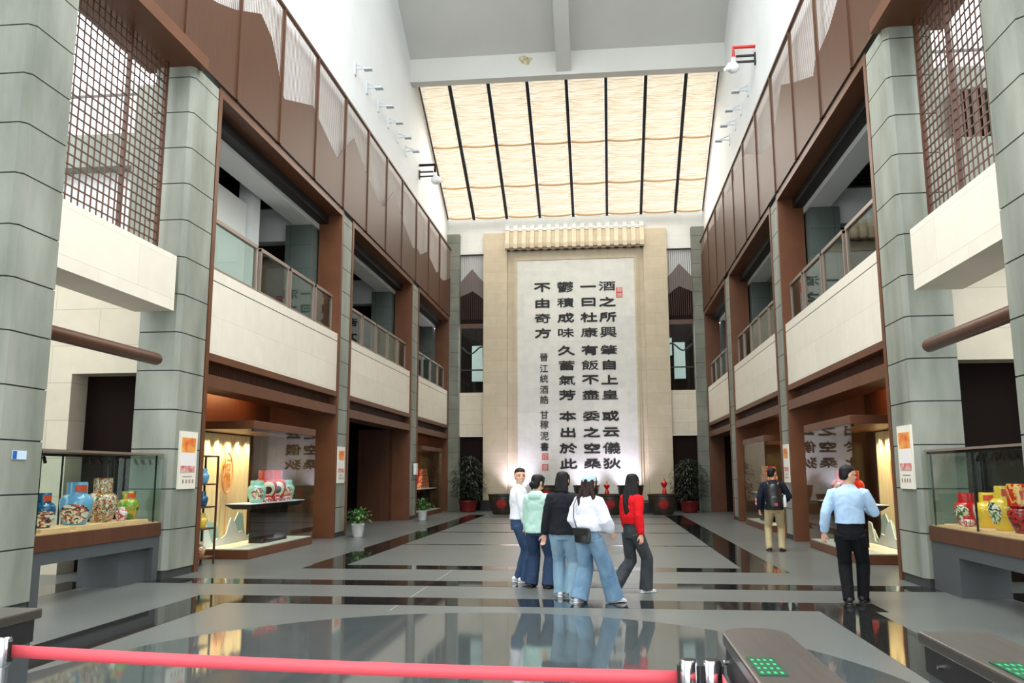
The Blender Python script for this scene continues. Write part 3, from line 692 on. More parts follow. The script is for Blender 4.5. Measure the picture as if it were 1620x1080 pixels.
# ------------------------------------------------------------------ ware
def jar(name, label, loc, h, r, m, group=None, neck=.55, lidm=None, band=None, motif=None, rz=0, neckh=.3, prof_=None, foot=False, pm=None):
    t = thing(name, label, 'jar', loc, rz, group); zs = h * (1 - neckh)
    p = prof_ or [(.62, 0), (.66, .02), (.78, .2), (.95, .5), (1.0, .68), (.97, .82), (.82, .94), (neck + .03, 1.0)]
    MB().lathe([(.01, .004)] + [(r * a, zs * b) for a, b in p] + [(r * neck * .9, zs)], n=28).build('belly', m, t, smooth=True)
    MB().lathe([(r * neck * .9, zs * .98), (r * neck, zs * 1.0), (r * neck, h * .96), (r * neck * .94, h), (.01, h)], n=28).build('neck', lidm or m, t, smooth=True)
    def patch(nm, z0, z1, a0, a1, rad, mm, rnd_=True):
        mb = MB(); n = 14; k = 8; lo = []
        vs = []; fs = []
        for off in (.001, .006):
            for j in range(k + 1):
                for i in range(n + 1):
                    u, v = i / n * 2 - 1, j / k * 2 - 1
                    if rnd_:
                        u2 = u * math.sqrt(max(0, 1 - v * v / 2)); v2 = v * math.sqrt(max(0, 1 - u * u / 2))
                    else: u2, v2 = u, v
                    a = (a0 + a1) / 2 + u2 * (a1 - a0) / 2; z = (z0 + z1) / 2 + v2 * (z1 - z0) / 2
                    R_ = rad(z) + off
                    vs.append((R_ * cos(a), R_ * sin(a), z))
        B = (n + 1) * (k + 1)
        for j in range(k):
            for i in range(n):
                q = j * (n + 1) + i; fs.append((B + q, B + q + 1, B + q + n + 2, B + q + n + 1)); fs.append((q, q + n + 1, q + n + 2, q + 1))
        return MB().add(vs, fs).build(nm, mm, t, smooth='all')
    def rad(z):
        q = z / zs
        for (a, b), (c, d) in zip(p, p[1:]):
            if b <= q <= d: return r * (a + (c - a) * (q - b) / max(1e-6, d - b))
        return r * neck
    if band: patch('label_band', zs + (h - zs) * .15, h * .93, -pi / 2 + .05, -pi / 2 + 1.25, lambda z: r * neck, band, False)
    if motif:
        wide = len(motif) > 2 and motif[2] == 'wide'
        if wide: patch('painted_landscape', zs * .04, zs * .68, -pi / 2 - 1.3 + motif[1], -pi / 2 + .9 + motif[1], rad, motif[0])
        else: patch('painted_roundel', zs * .2, zs * .88, -pi / 2 - .85 + motif[1], -pi / 2 + .55 + motif[1], rad, motif[0])
        if len(motif) > 2 and not wide: patch('painted_blossom', zs * .35, zs * .68, -pi / 2 - .5 + motif[1], -pi / 2 + .2 + motif[1], lambda z: rad(z) + .004, motif[2])
    return t
K['bluel'] = mat('light_blue_glaze', (104, 162, 200), .12, coat=.5)
K['medal'] = multi('painted_medallion', [(236, 226, 200), (226, 214, 180), (70, 110, 60), (236, 230, 210), (40, 60, 50), (232, 222, 196)], 7)
K['land'] = multi('painted_landscape_band', [(236, 226, 206), (226, 214, 190), (56, 66, 62), (204, 96, 78), (228, 220, 200), (70, 86, 60)], 7, stretch=(1, 1, 1.6))
K['pprint'] = mat('poster_sunburst_print', (240, 200, 96), .5, var=(216, 84, 36), scale=5)
K['blued'] = mat('deep_blue_glaze', (24, 84, 122), .12, coat=.5)
K['greeng'] = multi('green_gold_glaze', [(86, 138, 44), (120, 158, 56), (196, 160, 66), (70, 120, 40)], 6)
K['ornate'] = multi('ornate_painted_glaze', [(214, 190, 140), (150, 44, 32), (226, 214, 186), (66, 84, 60), (204, 132, 70), (120, 52, 40)], 16)
K['ornateg'] = multi('ornate_green_foot', [(70, 122, 52), (180, 178, 96), (60, 100, 46)], 9, stretch=(1.6, 1.6, .2))
K['scene'] = multi('painted_landscape', [(240, 238, 226), (226, 212, 190), (60, 70, 60), (214, 110, 90), (236, 236, 230), (196, 186, 90)], 9)
K['yellow'] = mat('yellow_glaze', (236, 196, 60), .14, coat=.6)
K['orange'] = mat('orange_red_label', (206, 74, 40), .4)
K['redpat'] = multi('red_black_pattern', [(168, 22, 20), (196, 34, 26), (70, 14, 14), (176, 26, 22)], 14)
K['redgold'] = multi('red_gold_pattern', [(196, 40, 26), (206, 48, 30), (226, 168, 80), (196, 40, 26)], 7)
K['wred'] = multi('white_red_pattern', [(232, 226, 224), (226, 220, 218), (190, 50, 56), (232, 226, 224)], 14)
K['teal'] = mat('pale_teal_glaze', (150, 206, 190), .2, coat=.4)
K['cream'] = mat('cream_porcelain', (236, 226, 200), .2)
K['lamp'] = mat('lamp_face', (255, 240, 210), .4, emit=(255, 232, 190), estr=6)

# ------------------------------------------------------------------ display cases between the near columns
def hex_board(label, loc, lx, ly, group, hh=.055):
    c = .06
    return tag(MB().prism([(-lx + c, -ly), (lx - c, -ly), (lx, -ly + c), (lx, ly - c), (lx - c, ly), (-lx + c, ly), (-lx, ly - c), (-lx, -ly + c)], 'z', 0, hh).build('plinth_board', K['tan'], loc=loc, bevel=.006), label, 'plinth', group)
for s in (-1, 1):
    y0, y1 = 9.7, 12.62
    t = thing('display_case', f'long glass case of glazed jars between the near {SIDE[s]} columns', 'display case', (0, 0, 0))
    t.location = (s * 6.05, (y0 + y1) / 2, 0); hy = (y1 - y0) / 2; hx = .36
    f = MB(); f.box(-hx, hx, -hy, -hy + .16, 0, .5); f.box(-hx, hx, hy - .16, hy, 0, .5); f.box(-hx, hx, -hy, hy, .5, .66); f.box(-hx, hx - .1, hy - .9, hy - .16, 0, .5)
    f.build('stand', K['grey'], t)
    MB().box(-hx - .02, hx + .02, -hy - .03, hy + .01, .66, .86).build('tray', K['bronzed'], t, bevel=.008)
    MB().box(-hx + .02, hx - .02, -hy, hy - .02, .86, .875).build('deck', K['tan'], t)
    for a in (-1, 1):
        for (p, q) in ((-hy + .02, -.02), (-.01, hy - .03)):
            MB().box(*sorted((a * hx, a * (hx - .01))), p, q, .862, 1.88).build('pane', K['glass'], t)
        MB().box(-hx, hx, *sorted((a * (hy - .02), a * (hy - .03))), .862, 1.88).build('pane', K['glass'], t)
    MB().box(-hx - .01, hx + .01, -hy, hy, 1.88, 1.91).build('top_frame', K['rail'], t)
    MB().box(-hx + .01, -hx + .03, -hy + .04, hy - .04, 1.845, 1.88).box(-hx + .02, -hx + .04, -.02, .0, .87, 1.85).box(hx - .03, hx - .01, -hy + .02, -hy + .04, .87, 1.88).box(hx - .04, hx - .02, hy - .17, hy - .15, .87, 1.88).box(-hx + .01, -hx + .03, hy - .17, hy - .15, .87, 1.88).build('track', K['black'], t)
    ydir = -s
    for k in range(6):
        yy = hy - .28 - k * .22 if k < 4 else hy - .3 - k * .42
        sp = MB().tube([(s * hx - s * .1, yy, 1.88), (s * hx - s * .1, yy, 1.82)], .008, 6).tube([(s * hx - s * .1, yy, 1.83), (s * hx - s * .14, yy - .02, 1.75)], .022, 10).build('spotlight', K['black'], t, smooth=True)
    for yy in (-.9, -.1, .75):
        spot('case_spot', (s * 6.05 - s * .2, (y0 + y1) / 2 + yy + .1, 1.84), (s * 6.0, (y0 + y1) / 2 + yy, .95), 9, (1, .86, .66), 80, .8, .03)
hb = 'plinth boards in the left display case'
for k, (y, l) in enumerate(((10.25, 'tan plinth board under the deep blue jar'), (10.95, 'tan plinth board under the light blue jar'), (11.55, 'tan plinth board under the ornate jar'), (12.15, 'tan plinth board under the green jar'))):
    hex_board(l, (-5.98, y, .875), .24, .28, hb, .05)
g = 'glazed jars in the left display case'; zb = .925
jar('jar', 'deep blue glazed jar half hidden by the near left column', (-5.98, 10.22, zb), .44, .16, K['blued'], g, .62, K['blued'], K['orange'], (K['land'], .5, 'wide'), 0.6, .28)
jar('jar', 'light blue jar with a red neck label and painted landscape', (-5.98, 10.92, zb), .57, .21, K['bluel'], g, .62, K['bluel'], K['orange'], (K['land'], .3, 'wide'), .35, .28)
jar('jar', 'ornate multicoloured jar with a pale painted neck and green foot', (-5.98, 11.52, zb), .62, .21, K['ornate'], g, .6, K['ornate'], None, None, 0, .33)
jar('jar', 'little white jar with dark painting beside the ornate jar', (-5.88, 11.86, .925), .2, .085, K['wred'], g, .55, K['cream'], None, None, 0, .2)
jar('jar', 'green and gold glazed jar at the far end of the left case', (-5.98, 12.2, zb), .42, .155, K['greeng'], g, .62, K['greeng'], K['orange'], None, .3, .28)
MB_ = MB().lathe([(.2, .0), (.205, .1), (.2, .16)], n=28)
g = 'glazed jars in the right display case'
for y, l in ((12.0, 'tan plinth board under the red jar'), (11.25, 'tan plinth board under the small yellow jar'), (10.5, 'tan plinth board under the tall yellow jar')):
    hex_board(l, (6.0, y, .875), .25, .34, 'plinth boards in the right display case', .03)
zb = .905
jar('jar', 'plain red glazed jar with a cream roundel in the right case', (5.95, 12.0, zb), .42, .16, K['red'], g, .62, K['red'], None, (K['medal'], -.55), -.2, .28)
jar('jar', 'small red and white lidded jar lying low before the red jar', (5.83, 11.72, zb), .13, .09, K['wred'], g, .5, K['red'], None, None, 0, .3)
jar('jar', 'shorter yellow jar with a scalloped foot and red label', (5.97, 11.42, zb), .44, .165, K['yellow'], g, .58, K['yellow'], K['orange'], (K['wred'], -.8), -.9, .27)
jar('jar', 'taller yellow jar with a green painted roundel and red label', (5.97, 10.92, zb), .53, .19, K['yellow'], g, .62, K['yellow'], K['orange'], (K['medal'], -.45), -.8, .27)
jar('jar', 'red and black patterned jar with a dragon collar', (5.97, 10.43, zb), .56, .2, K['redpat'], g, .95, K['redgold'], None, None, 0, .45)
jar('jar', 'dark red ornamental pot at the near end of the right case', (5.97, 10.0, zb), .62, .15, mat('dark_maroon_glaze', (92, 26, 30), .2), g, .5, None, None, None, 0, .3)

# ------------------------------------------------------------------ posters, plate
def poster(s, y, label, hy=.29, x=W):
    t = thing('wall_poster', label, 'poster', (s * (x - .012), y, 1.82), 0, 'promotional posters on the columns')
    bx = lambda a, b: (s * -b, s * -a) if s > 0 else (a, b)
    def slab(y0, y1, z0, z1, d, nm, m): 
        MB().box(*sorted((s * -.012 - s * .0, s * -(.012 + d))), y0, y1, z0, z1).build(nm, m, t)
    MB().box(-.012, .012, -hy, hy, -.46, .46).build('board', K['wboard'], t)
    m = K['pprint']
    slab(-hy * .8, hy * .8, .12, .36, .004, 'print_top', m)
    slab(-hy * .8, hy * .8, -.14, .12, .004, 'print_middle', mat('poster_pale_sky', (226, 226, 230), .5, var=(238, 226, 214), scale=6))
    slab(-hy * .8, hy * .8, -.19, -.09, .006, 'print_bottom', mat('poster_red', (190, 46, 40), .5, var=(226, 196, 190), scale=14))
    mb = MB()
    mb.box(*sorted((s * -.012, s * -.0145)), -hy * .55, hy * .55, -.27, -.255)
    for k in range(4):
        a = -hy * .55 + k * hy * .37
        mb.box(*sorted((s * -.012, s * -.0145)), a, a + .05, -.37, -.31)
    mb.build('caption_text', mat('poster_print_grey', (150, 128, 114), .6), t)
poster(-1, 13.14, 'cream poster with a red and yellow print on the near left column')
poster(1, 13.02, 'cream poster with a red and yellow print on the near right column')
poster(-1, 21.3, 'narrower-looking poster on the stone strip before the left doorway', .3, W + .02)
poster(1, 21.35, 'narrower-looking poster on the right stone strip behind the man with the backpack', .3, W + .02)
t = thing('name_plate', 'small blue and white plate on the near left column', 'plate', (-5.575, 9.15, 1.82))
MB().box(-.002, .008, -.12, .12, -.05, .05).build('plate', mat('pale_blue_plate', (196, 214, 232), .4), t)
MB().box(.008, .011, -.115, -.05, -.045, .045).build('emblem', mat('plate_blue', (40, 90, 170), .4), t)

# ------------------------------------------------------------------ brown cross bars over the display cases
for s in (-1, 1):
    t = thing('tubular_crossbar', f'thick brown tubular bar high between the near {SIDE[s]} columns', 'bar', (s * 5.76, 9.56, 3.37))
    MB().tube([(0, 0, 0), (0, 2.78, 0), (0, 2.82, 0)], [.095, .095, .08], 20).build('tube', K['bronzed'], t, smooth=True)
    MB().tube([(0, 0, 0), (0, .02, 0)], .125, 20).build('flange', K['black'], t)
# ------------------------------------------------------------------ lattice screens of bay 0
for s in (-1, 1):
    y1 = 12.54
    t = thing('lattice_screen', f'brown square lattice screen above the cream beam on the {SIDE[s]}', 'lattice', (s * 6.0, 9.57, 5.05))
    H, L_ = 3.35, y1 - 9.57
    mb = MB(); n = int(L_ / .142)
    for k in range(n): mb.box(-.008, .008, L_ - .09 - k * .142 - .009, L_ - .09 - k * .142 + .009, 0, H)
    m = int(H / .142)
    for k in range(1, m + 1): mb.box(-.009, .009, 0, L_, k * .142 - .009, k * .142 + .009)
    mb.build('lattice', K['bronzed'], t)
    MB().box(-.035, .035, L_ - .05, L_, 0, H).box(-.03, .03, 1.85, 1.9, 0, H).build('post', K['bronzed'], t)

# ------------------------------------------------------------------ wall lights and fire monitors
for s, ys in ((-1, (22.0, 23.2, 24.5, 25.75, 27.0, 28.25)), (1, (24.65, 26.0, 27.2, 28.5))):
    for k, y in enumerate(ys):
        t = thing('bracket_floodlight', f'grey bracket floodlight high on the {SIDE[s]} white wall, {ORD[k]} from the front', 'floodlight', (s * 5.72, y, 13.05), 0, 'bracket floodlights on the white walls')
        d = -s
        MB().box(*sorted((0, d * .03)), -.06, .06, -.2, .2).tube([(0, 0, .15), (d * .32, 0, .02)], .018, 6).tube([(0, 0, -.02), (d * .3, 0, -.0)], .018, 6).build('bracket', mat('pale_grey_steel', (186, 192, 198), .5) if k == 0 and s < 0 else bpy.data.materials['pale_grey_steel'], t)
        MB().box(*sorted((d * .26, d * .5)), -.09, .09, -.06, -.015).build('lamp_head', bpy.data.materials['pale_grey_steel'], t)
for s, y, z, mt in ((-1, 30.5, 13.15, K['dark']), (1, 23.3, 13.55, K['red'])):
    t = thing('fire_water_monitor', f'white water monitor on a {"dark" if s < 0 else "red"} pipe arm, high on the {SIDE[s]} wall', 'fire monitor', (s * 5.72, y, z)); d = -s
    MB().tube([(0, 0, .2), (d * .62, 0, .2), (d * .62, 0, -.12)], .05, 10).build('pipe', mt, t, smooth=True)
    MB().box(*sorted((0, d * .55)), -.03, .03, -.1, -.05).box(*sorted((0, d * .55)), -.03, .03, -.28, -.23).box(*sorted((0, d * .04)), -.06, .06, -.35, .0).build('bracket', K['black'], t)
    mb = MB().ell((d * .66, 0, -.42), (.2, .17, .17)).tube([(d * .62, 0, -.12), (d * .64, 0, -.4)], .07, 10)
    mb.tube([(d * .72, -.06, -.46), (d * .92, -.2, -.56)], [.08, .05], 10); mb.build('nozzle', K['potw'], t, smooth=True)

# ------------------------------------------------------------------ shop showcases
K['curtain'] = mat('cream_curtain', (232, 214, 176), .9, var=(222, 202, 160), scale=3, stretch=(1, 1, .3))
K['redbox'] = multi('red_gift_box', [(190, 22, 26), (206, 30, 30), (226, 180, 120), (190, 22, 26)], 6, .4, coat=0)
K['emblem'] = mat('orange_emblem', (226, 148, 80), .6)
K['hillw'] = mat('white_hill_board', (238, 240, 238), .6); K['hillt'] = mat('pale_teal_hill_board', (176, 208, 200), .6)
K['lit'] = mat('lit_table_top', (240, 236, 240), .4)
def showcase(s, y0, y1, idx, rich):
    x1 = 5.56; xd = 1.5; name = f'{SIDE[s]} side'; cx = s * (x1 + xd / 2)
    where = {(-1, 0): 'in the first left niche', (-1, 2): 'in the last left niche', (1, 0): 'in the first right niche', (1, 1): 'in the second right niche'}[(s, idx)]
    t = thing('shop_showcase', f'brown framed glass showcase {where}', 'showcase', (cx, (y0 + y1) / 2, 0)); h = (y1 - y0) / 2; q = xd / 2
    MB().box(-q, q, -h, h, .0, .17).build('base', K['bronze'], t, bevel=.01)
    MB().box(-q + .03, q - .03, -h + .03, h - .03, .17, .185).build('deck', K['wboard'], t)
    MB().box(-q, q, -h, h, 2.46, 2.62).build('canopy', K['bronze'], t, bevel=.01)
    fx = -s * q
    for a, b in ((-h, -h / 3), (-h / 3 + .005, h / 3), (h / 3 + .005, h)): MB().box(*sorted((fx, fx + s * .012)), a, b, .17, 2.46).build('pane', K['glass'], t)
    for yy in (-h, h - .012): MB().box(-q + .02, q - .02, yy, yy + .012, .17, 2.46).build('pane', K['glass'], t)
    MB().box(*sorted((s * (q - .03), s * q)), -h, h, .17, 2.46).build('back_panel', K['bronzed'], t)
    MB().box(*sorted((fx + s * .05, fx + s * .08)), -h + .05, h - .05, 2.42, 2.455).build('track', K['black'], t)
    # pleated curtain hanging inside
    mb = MB(); n = 60; L0, L1 = -h + .12, h * .72
    xb = s * (q - .12)
    pts = [(xb + .022 * sin(k * 1.55), L0 + (L1 - L0) * k / n) for k in range(n + 1)]
    for (xa, ya), (xc, yc) in zip(pts, pts[1:]): mb.hexa([(xa, ya, .2), (xc, yc, .2), (xc + .012, yc, .2), (xa + .012, ya, .2)], [(xa, ya, 2.44), (xc, yc, 2.44), (xc + .012, yc, 2.44), (xa + .012, ya, 2.44)])
    tag(mb.build('pleated_curtain', K['curtain'], loc=(cx, (y0 + y1) / 2, 0)), f'cream pleated curtain of the showcase {where}', 'curtain')
    cy = (y0 + y1) / 2
    # warm spotlights over the curtain
    for k in range(6):
        yy = cy + L0 + (L1 - L0) * (k + .5) / 6
        spot('curtain_spot', (cx + xb - s * .24, yy, 2.44), (cx + xb + s * .05, yy, 1.0), 62.0, (1, .78, .48), 95, .9, .02)
    for k in (-.6, 0, .6): spot('table_spot', (cx - s * .3, cy + k * h, 2.42), (cx - s * .3, cy + k * h, 0), 32 if rich else 24, (1, .94, .9), 95, .8, .03)
    # emblem
    e = thing('round_emblem', f'orange oval emblem {where}', 'emblem', (cx + xb - s * .1, cy - h * .05, 1.62))
    mb = MB()
    mb.tube([(0, .26 * cos(2 * pi * k / 32), .42 * sin(2 * pi * k / 32)) for k in range(33)], .014, 6)
    mb.build('ring', K['emblem'], e, smooth=True)
    g_ = glyphs([('福', 0, 0, .34, .6, .0)]); g_.v = [(y_, -s * x_ if False else (x_ * (1 if s < 0 else -1)), z_) for x_, y_, z_ in g_.v]
    g_.build('character', K['emblem'], e)
    MB().box(-.004, .004, -.01, .01, -1.4, -.42).build('rod', K['emblem'], e)
    # hills
    for k, (m, hh, xo) in enumerate(((K['hillt'], .75, .30), (K['hillw'], .55, .40))):
        pl = [(-h + .1, .19)] + [(-h + .1 + (h * 1.55) * i / 14, .19 + hh * (.45 + .35 * sin(i * .9 + k * 2) + .2 * sin(i * 2.1 + k))) for i in range(15)] + [(-h + .1 + h * 1.55, .19)]
        tag(MB().prism(pl, 'x', 0, .02).build('hill_cutout', m, loc=(cx + xb - s * xo, cy, 0)), f'{"pale teal" if k == 0 else "white"} hill board {where}', 'board')
    # table with slanted underside
    tt = thing('display_table', f'dark bright-topped table {where}', 'table', (cx - s * .32, cy + .1, 0))
    ty = h * .86
    MB().hexa([(-.2, -ty + .25, .9), (.2, -ty + .25, .9), (.2, ty - .25, .9), (-.2, ty - .25, .9)], [(-.27, -ty, 1.0), (.27, -ty, 1.0), (.27, ty, 1.0), (-.27, ty, 1.0)]).build('top', K['dark'], tt)
    MB().box(-.265, .265, -ty + .01, ty - .01, 1.0, 1.012).build('white_surface', K['lit'], tt)
    MB().box(-.16, .16, -ty * .35, ty * .5, .185, .9).build('pedestal', K['dark'], tt)
    return cx - s * .32, cy + .1, 1.012, where
X, Y, Z, wh = showcase(-1, 15.72, 19.25, 0, True)
g = 'jars on the first left showcase table'
for dy, l in ((-.16, 'nearer of the two large red jars in the first left showcase'), (.36, 'farther of the two large red jars in the first left showcase')):
    jar('jar', l, (X, Y + dy, Z), .66, .24, K['red'], g, .62, K['red'], None, (K['cream'], .6, K['ink']), .2, .28)
for dy, dx, l in ((-.72, .05, 'teal jar left of the red pair in the first left showcase'), (.9, .05, 'teal jar right of the red pair in the first left showcase')):
    jar('jar', l, (X + dx, Y + dy, Z), .45, .19, K['teal'], g, .7, K['teal'], None, (K['scene'], .5), .2, .22)
for k, dy in enumerate((-.46, -.34, .12, .62, .74)):
    jar('cup', f'tiny white and red cup, first left showcase table, {ORD[k]} from the near end', (X + .17, Y + dy, Z), .14, .06, K['wred'], 'tiny cups on the first left showcase table', .6, K['red'])
X, Y, Z, wh = showcase(-1, 31.1, 34.9, 2, False)
def boxes(X, Y, Z, where, s):
    k = 0
    for row, (n, z) in enumerate(((4, 0), (3, .26), (2, .52))):
        for i in range(n):
            tag(MB().box(-.15, .15, -.16, .16, 0, .25).build('gift_box', K['redbox'], loc=(X, Y + (i - (n - 1) / 2) * .35, Z + z), bevel=.006), f'red gift box {where}, {["bottom", "middle", "top"][row]} row, {ORD[i]} along', 'box', 'pyramid of red gift boxes ' + where)
boxes(X, Y - .1, Z, wh, -1)
X, Y, Z, wh = showcase(1, 15.72, 19.25, 0, True)
g = 'jars on the first right showcase table'
jar('jar', 'large red jar beside the shoulder of the man in blue', (X, Y - .2, Z), .62, .23, K['red'], g, .62, K['red'], None, (K['cream'], -.4), 0, .28)
jar('jar', 'second large red jar farther along the first right showcase', (X, Y + .4, Z), .62, .23, K['red'], g, .62, K['red'], None, (K['cream'], -.4), 0, .28)
jar('jar', 'small white and red jar on the first right showcase table', (X - .05, Y - .75, Z), .3, .13, K['wred'], g, .6, K['red'])
jar('jar', 'low red jar near the front end of the first right showcase table', (X - .05, Y - 1.1, Z), .26, .12, K['red'], g, .6, K['red'])
X, Y, Z, wh = showcase(1, 24.0, 27.6, 1, False)
boxes(X, Y - .1, Z, wh, 1)
# niche ceiling glow: a lamp strip in each niche
for s in (-1, 1):
    for i, (a, b) in enumerate(BAYS):
        if (s, i) in ((-1, 1), (1, 2)): continue
        area('niche_cove_light', (s * 6.7, (a + b) / 2, 3.45), (s * 7.4, (a + b) / 2, 2.85), (b - a) * .6, .15, 45, (1, .45, .18))
# lattice shelf with small jars at the near end of the first left niche
t = thing('open_shelf', 'narrow open brown shelf of small jars at the near end of the first left niche', 'shelf', (-6.0, 14.6, 0))
mb = MB()
for dx in (-.12, .12):
    for dy in (-.32, .32): mb.box(dx - .015, dx + .015, dy - .015, dy + .015, 0, 1.92)
mb.build('post', K['bronzed'], t)
for k, z in enumerate((.12, .62, 1.0, 1.4, 1.9)): MB().box(-.13, .13, -.33, .33, z, z + .025).build('shelf_board', K['bronzed'], t)
for z, m, l in ((.645, K['yellow'], 'small yellow jar on the lowest shelf of the open rack'), (1.025, K['blued'], 'small dark blue jar on the second shelf of the open rack'), (1.425, K['bluel'], 'small light blue jar on the upper shelf of the open rack'), (.145, K['ornate'], 'small patterned jar at the foot of the open rack')):
    jar('jar', l, (-6.0, 14.62, z), .27, .1, m, 'small jars on the open rack', .6)
t = thing('wall_box', 'small white control box on the far left stone strip', 'box', (-5.56, 29.75, 1.75))
MB().box(0, .09, -.16, .16, -.2, .2).build('case', K['potw'], t, bevel=.01)

# ------------------------------------------------------------------ turnstiles, stanchions, belts
K['ledb'] = mat('dark_green_display', (8, 74, 52), .3)
K['led'] = mat('green_led', (16, 160, 92), .5, emit=(30, 214, 120), estr=.12)
def turnstile(x0, x1, y1, label, rounded, side):
    t = thing('turnstile', label, 'turnstile', ((x0 + x1) / 2, y1, 0)); hw = (x1 - x0) / 2; L_ = 1.35
    if rounded:
        sl = [(-hw, -L_), (hw, -L_)] + [(hw * .96 * cos(a) , -.12 + .14 * sin(a)) for a in [k * pi / 10 for k in range(11)]]
    else: sl = [(-hw, -L_), (hw, -L_), (hw, 0), (-hw, 0)]
    MB().prism(sl, 'z', .955, 1.0).build('top', K['steel'], t, bevel=.008)
    MB().box(-hw + .01, hw - .01, -L_ + .02, -.04 if not rounded else -.16, .86, .955).build('sensor_band', K['black'], t)
    MB().box(-hw + .015, hw - .015, -.22 if not rounded else -.36, -.05 if not rounded else -.18, 0, .86).build('cabinet', K['grey'], t)
    MB().box(-hw + .015, hw - .015, -L_ + .05, -L_ + .4, 0, .86).build('cabinet', K['grey'], t)
    MB().tube([(0, -.42, .0), (0, -.42, .86)], .035, 14).tube([(0, -.52, .0), (0, -.52, .86)], .035, 14).build('barrier_post', K['chrome'], t, smooth=True)
    p = MB().box(-.108, -.022, -.80, -.55, 1.0, 1.004).build('display', K['ledb'], t)
    mb = MB()
    for r in range(4):
        for c in range(4):
            yy = -.785 + r * .058; xx = -.101 + c * .0195
            mb.box(xx, xx + .009, yy, yy + .022, 0, .0015)
    mb.build('led_row', K['led'], p, loc=(0, 0, 1.004))
    MB().tube([(-hw + .03, -.2, .91), (-hw - .006, -.2, .91)], .008, 8).build('sensor_button', K['chrome'], t)
turnstile(2.33, 2.60, 3.5, 'square-ended steel turnstile with a green display at the right edge', False, 1)
turnstile(1.58, 1.84, 3.5, 'round-ended steel turnstile with a green display beside the belt post', True, 1)
turnstile(-1.75, -1.40, 3.72, 'stone-grey turnstile end at the lower left edge behind the belt', False, -1)
def stanchion(x, y, label, xs_, h=.93):
    t = thing('belt_stanchion', label, 'stanchion', (x, y, 0), 0, 'chrome belt stanchions')
    MB().lathe([(.07, 0), (.07, .012), (.045, .03)], n=28).build('base', K['chrome'], t, smooth=True)
    for dx in xs_:
        MB().lathe([(.026, .02), (.026, h - .12)], c=(dx, 0, 0), n=20).build('pole', K['chrome'], t, smooth=True)
        MB().lathe([(.032, h - .12), (.034, h - .11), (.034, h - .012), (.028, h)], c=(dx, 0, 0), n=24).build('head', K['chrome'], t, smooth=True)
        MB().box(dx - .04, dx + .04, -.012, .012, h - .1, h - .02).build('belt_slot', K['black'], t)
stanchion(1.487, 3.25, 'double chrome belt post at the right end of the long red belt', (-.045, .04))
stanchion(-1.36, 3.42, 'single chrome belt post at the lower left edge of the frame', (0,))
K['belt'] = mat('red_webbing', (242, 92, 102), .55, bump=.1, bscale=300)
def belt(a, b, z0, z1, hgt, sag, label, nm='barrier_belt'):
    n = 24; v = []
    mb = MB(); A, B = Vector(a), Vector(b); d = (B - A).normalized(); nn = Vector((-d.y, d.x, 0)) * .0012
    rg = []
    for k in range(n + 1):
        q = k / n; p = A + (B - A) * q; z = z0 + (z1 - z0) * q - sag * 4 * q * (1 - q)
        rg.append([(p.x - nn.x, p.y - nn.y, z - hgt / 2), (p.x + nn.x, p.y + nn.y, z - hgt / 2), (p.x + nn.x, p.y + nn.y, z + hgt / 2), (p.x - nn.x, p.y - nn.y, z + hgt / 2)])
    mb.rings(rg)
    tag(mb.build(nm, K['belt'], smooth='all'), label, 'belt', 'red barrier belts')
belt((-1.32, 3.42, 0), (1.402, 3.25, 0), .872, .865, .05, .012, 'long red belt stretched across the foreground between the posts')
belt((1.557, 3.21, 0), (1.56, 2.2, 0), .865, .86, .05, .004, 'short red belt running off to the right from the second post')

# ================================================================== PEOPLE
K['skin'] = mat('skin', (222, 172, 142), .55, var=(212, 160, 130), scale=12)
K['hair'] = mat('black_hair', (20, 17, 17), .5, spec=.25, bump=.5, bscale=60, stretch=(1, 1, .06))
K['hairb'] = mat('dark_brown_hair', (42, 27, 23), .5, spec=.25, bump=.5, bscale=60, stretch=(1, 1, .06))
K['eye'] = mat('dark_eye', (24, 18, 16), .2); K['lip'] = mat('lips', (176, 92, 84), .5); K['teeth'] = mat('teeth', (236, 232, 224), .4)
def cloth(name, col, col2=None, bump=.9): return mat(name, col, .85, var=col2, scale=5, bump=bump, bscale=8, spec=.2, stretch=(1, 1, .6))
K['jd'] = cloth('dark_blue_denim', (50, 68, 96), (38, 54, 80)); K['jm'] = cloth('mid_blue_denim', (62, 84, 114), (46, 66, 96))
K['jl'] = cloth('light_blue_denim', (150, 178, 194), (118, 150, 172)); K['jl2'] = cloth('faded_blue_denim', (132, 162, 184), (92, 124, 152))
K['jg'] = cloth('charcoal_denim', (74, 78, 80), (50, 54, 57))
K['wshirt'] = cloth('white_shirt', (236, 238, 244)); K['blouse'] = cloth('white_blouse', (238, 240, 248), (226, 230, 244))
K['mint'] = cloth('mint_jacket', (188, 222, 208), (174, 210, 196)); K['blazer'] = cloth('black_blazer', (30, 32, 38))
K['redsw'] = cloth('red_sweater', (222, 26, 32), (204, 20, 28)); K['blues'] = cloth('light_blue_shirt', (176, 204, 230), (164, 192, 220))
K['trous'] = cloth('black_trousers', (20, 20, 24)); K['navy'] = cloth('navy_jacket', (30, 36, 50), (24, 28, 40)); K['khaki'] = cloth('khaki_trousers', (196, 178, 140), (178, 160, 122))
K['capb'] = cloth('pale_blue_cap', (184, 216, 234)); K['shoew'] = mat('white_shoe', (232, 234, 238), .5); K['shoeb'] = mat('black_shoe', (22, 22, 24), .4); K['lea'] = mat('black_leather', (24, 24, 26), .35)

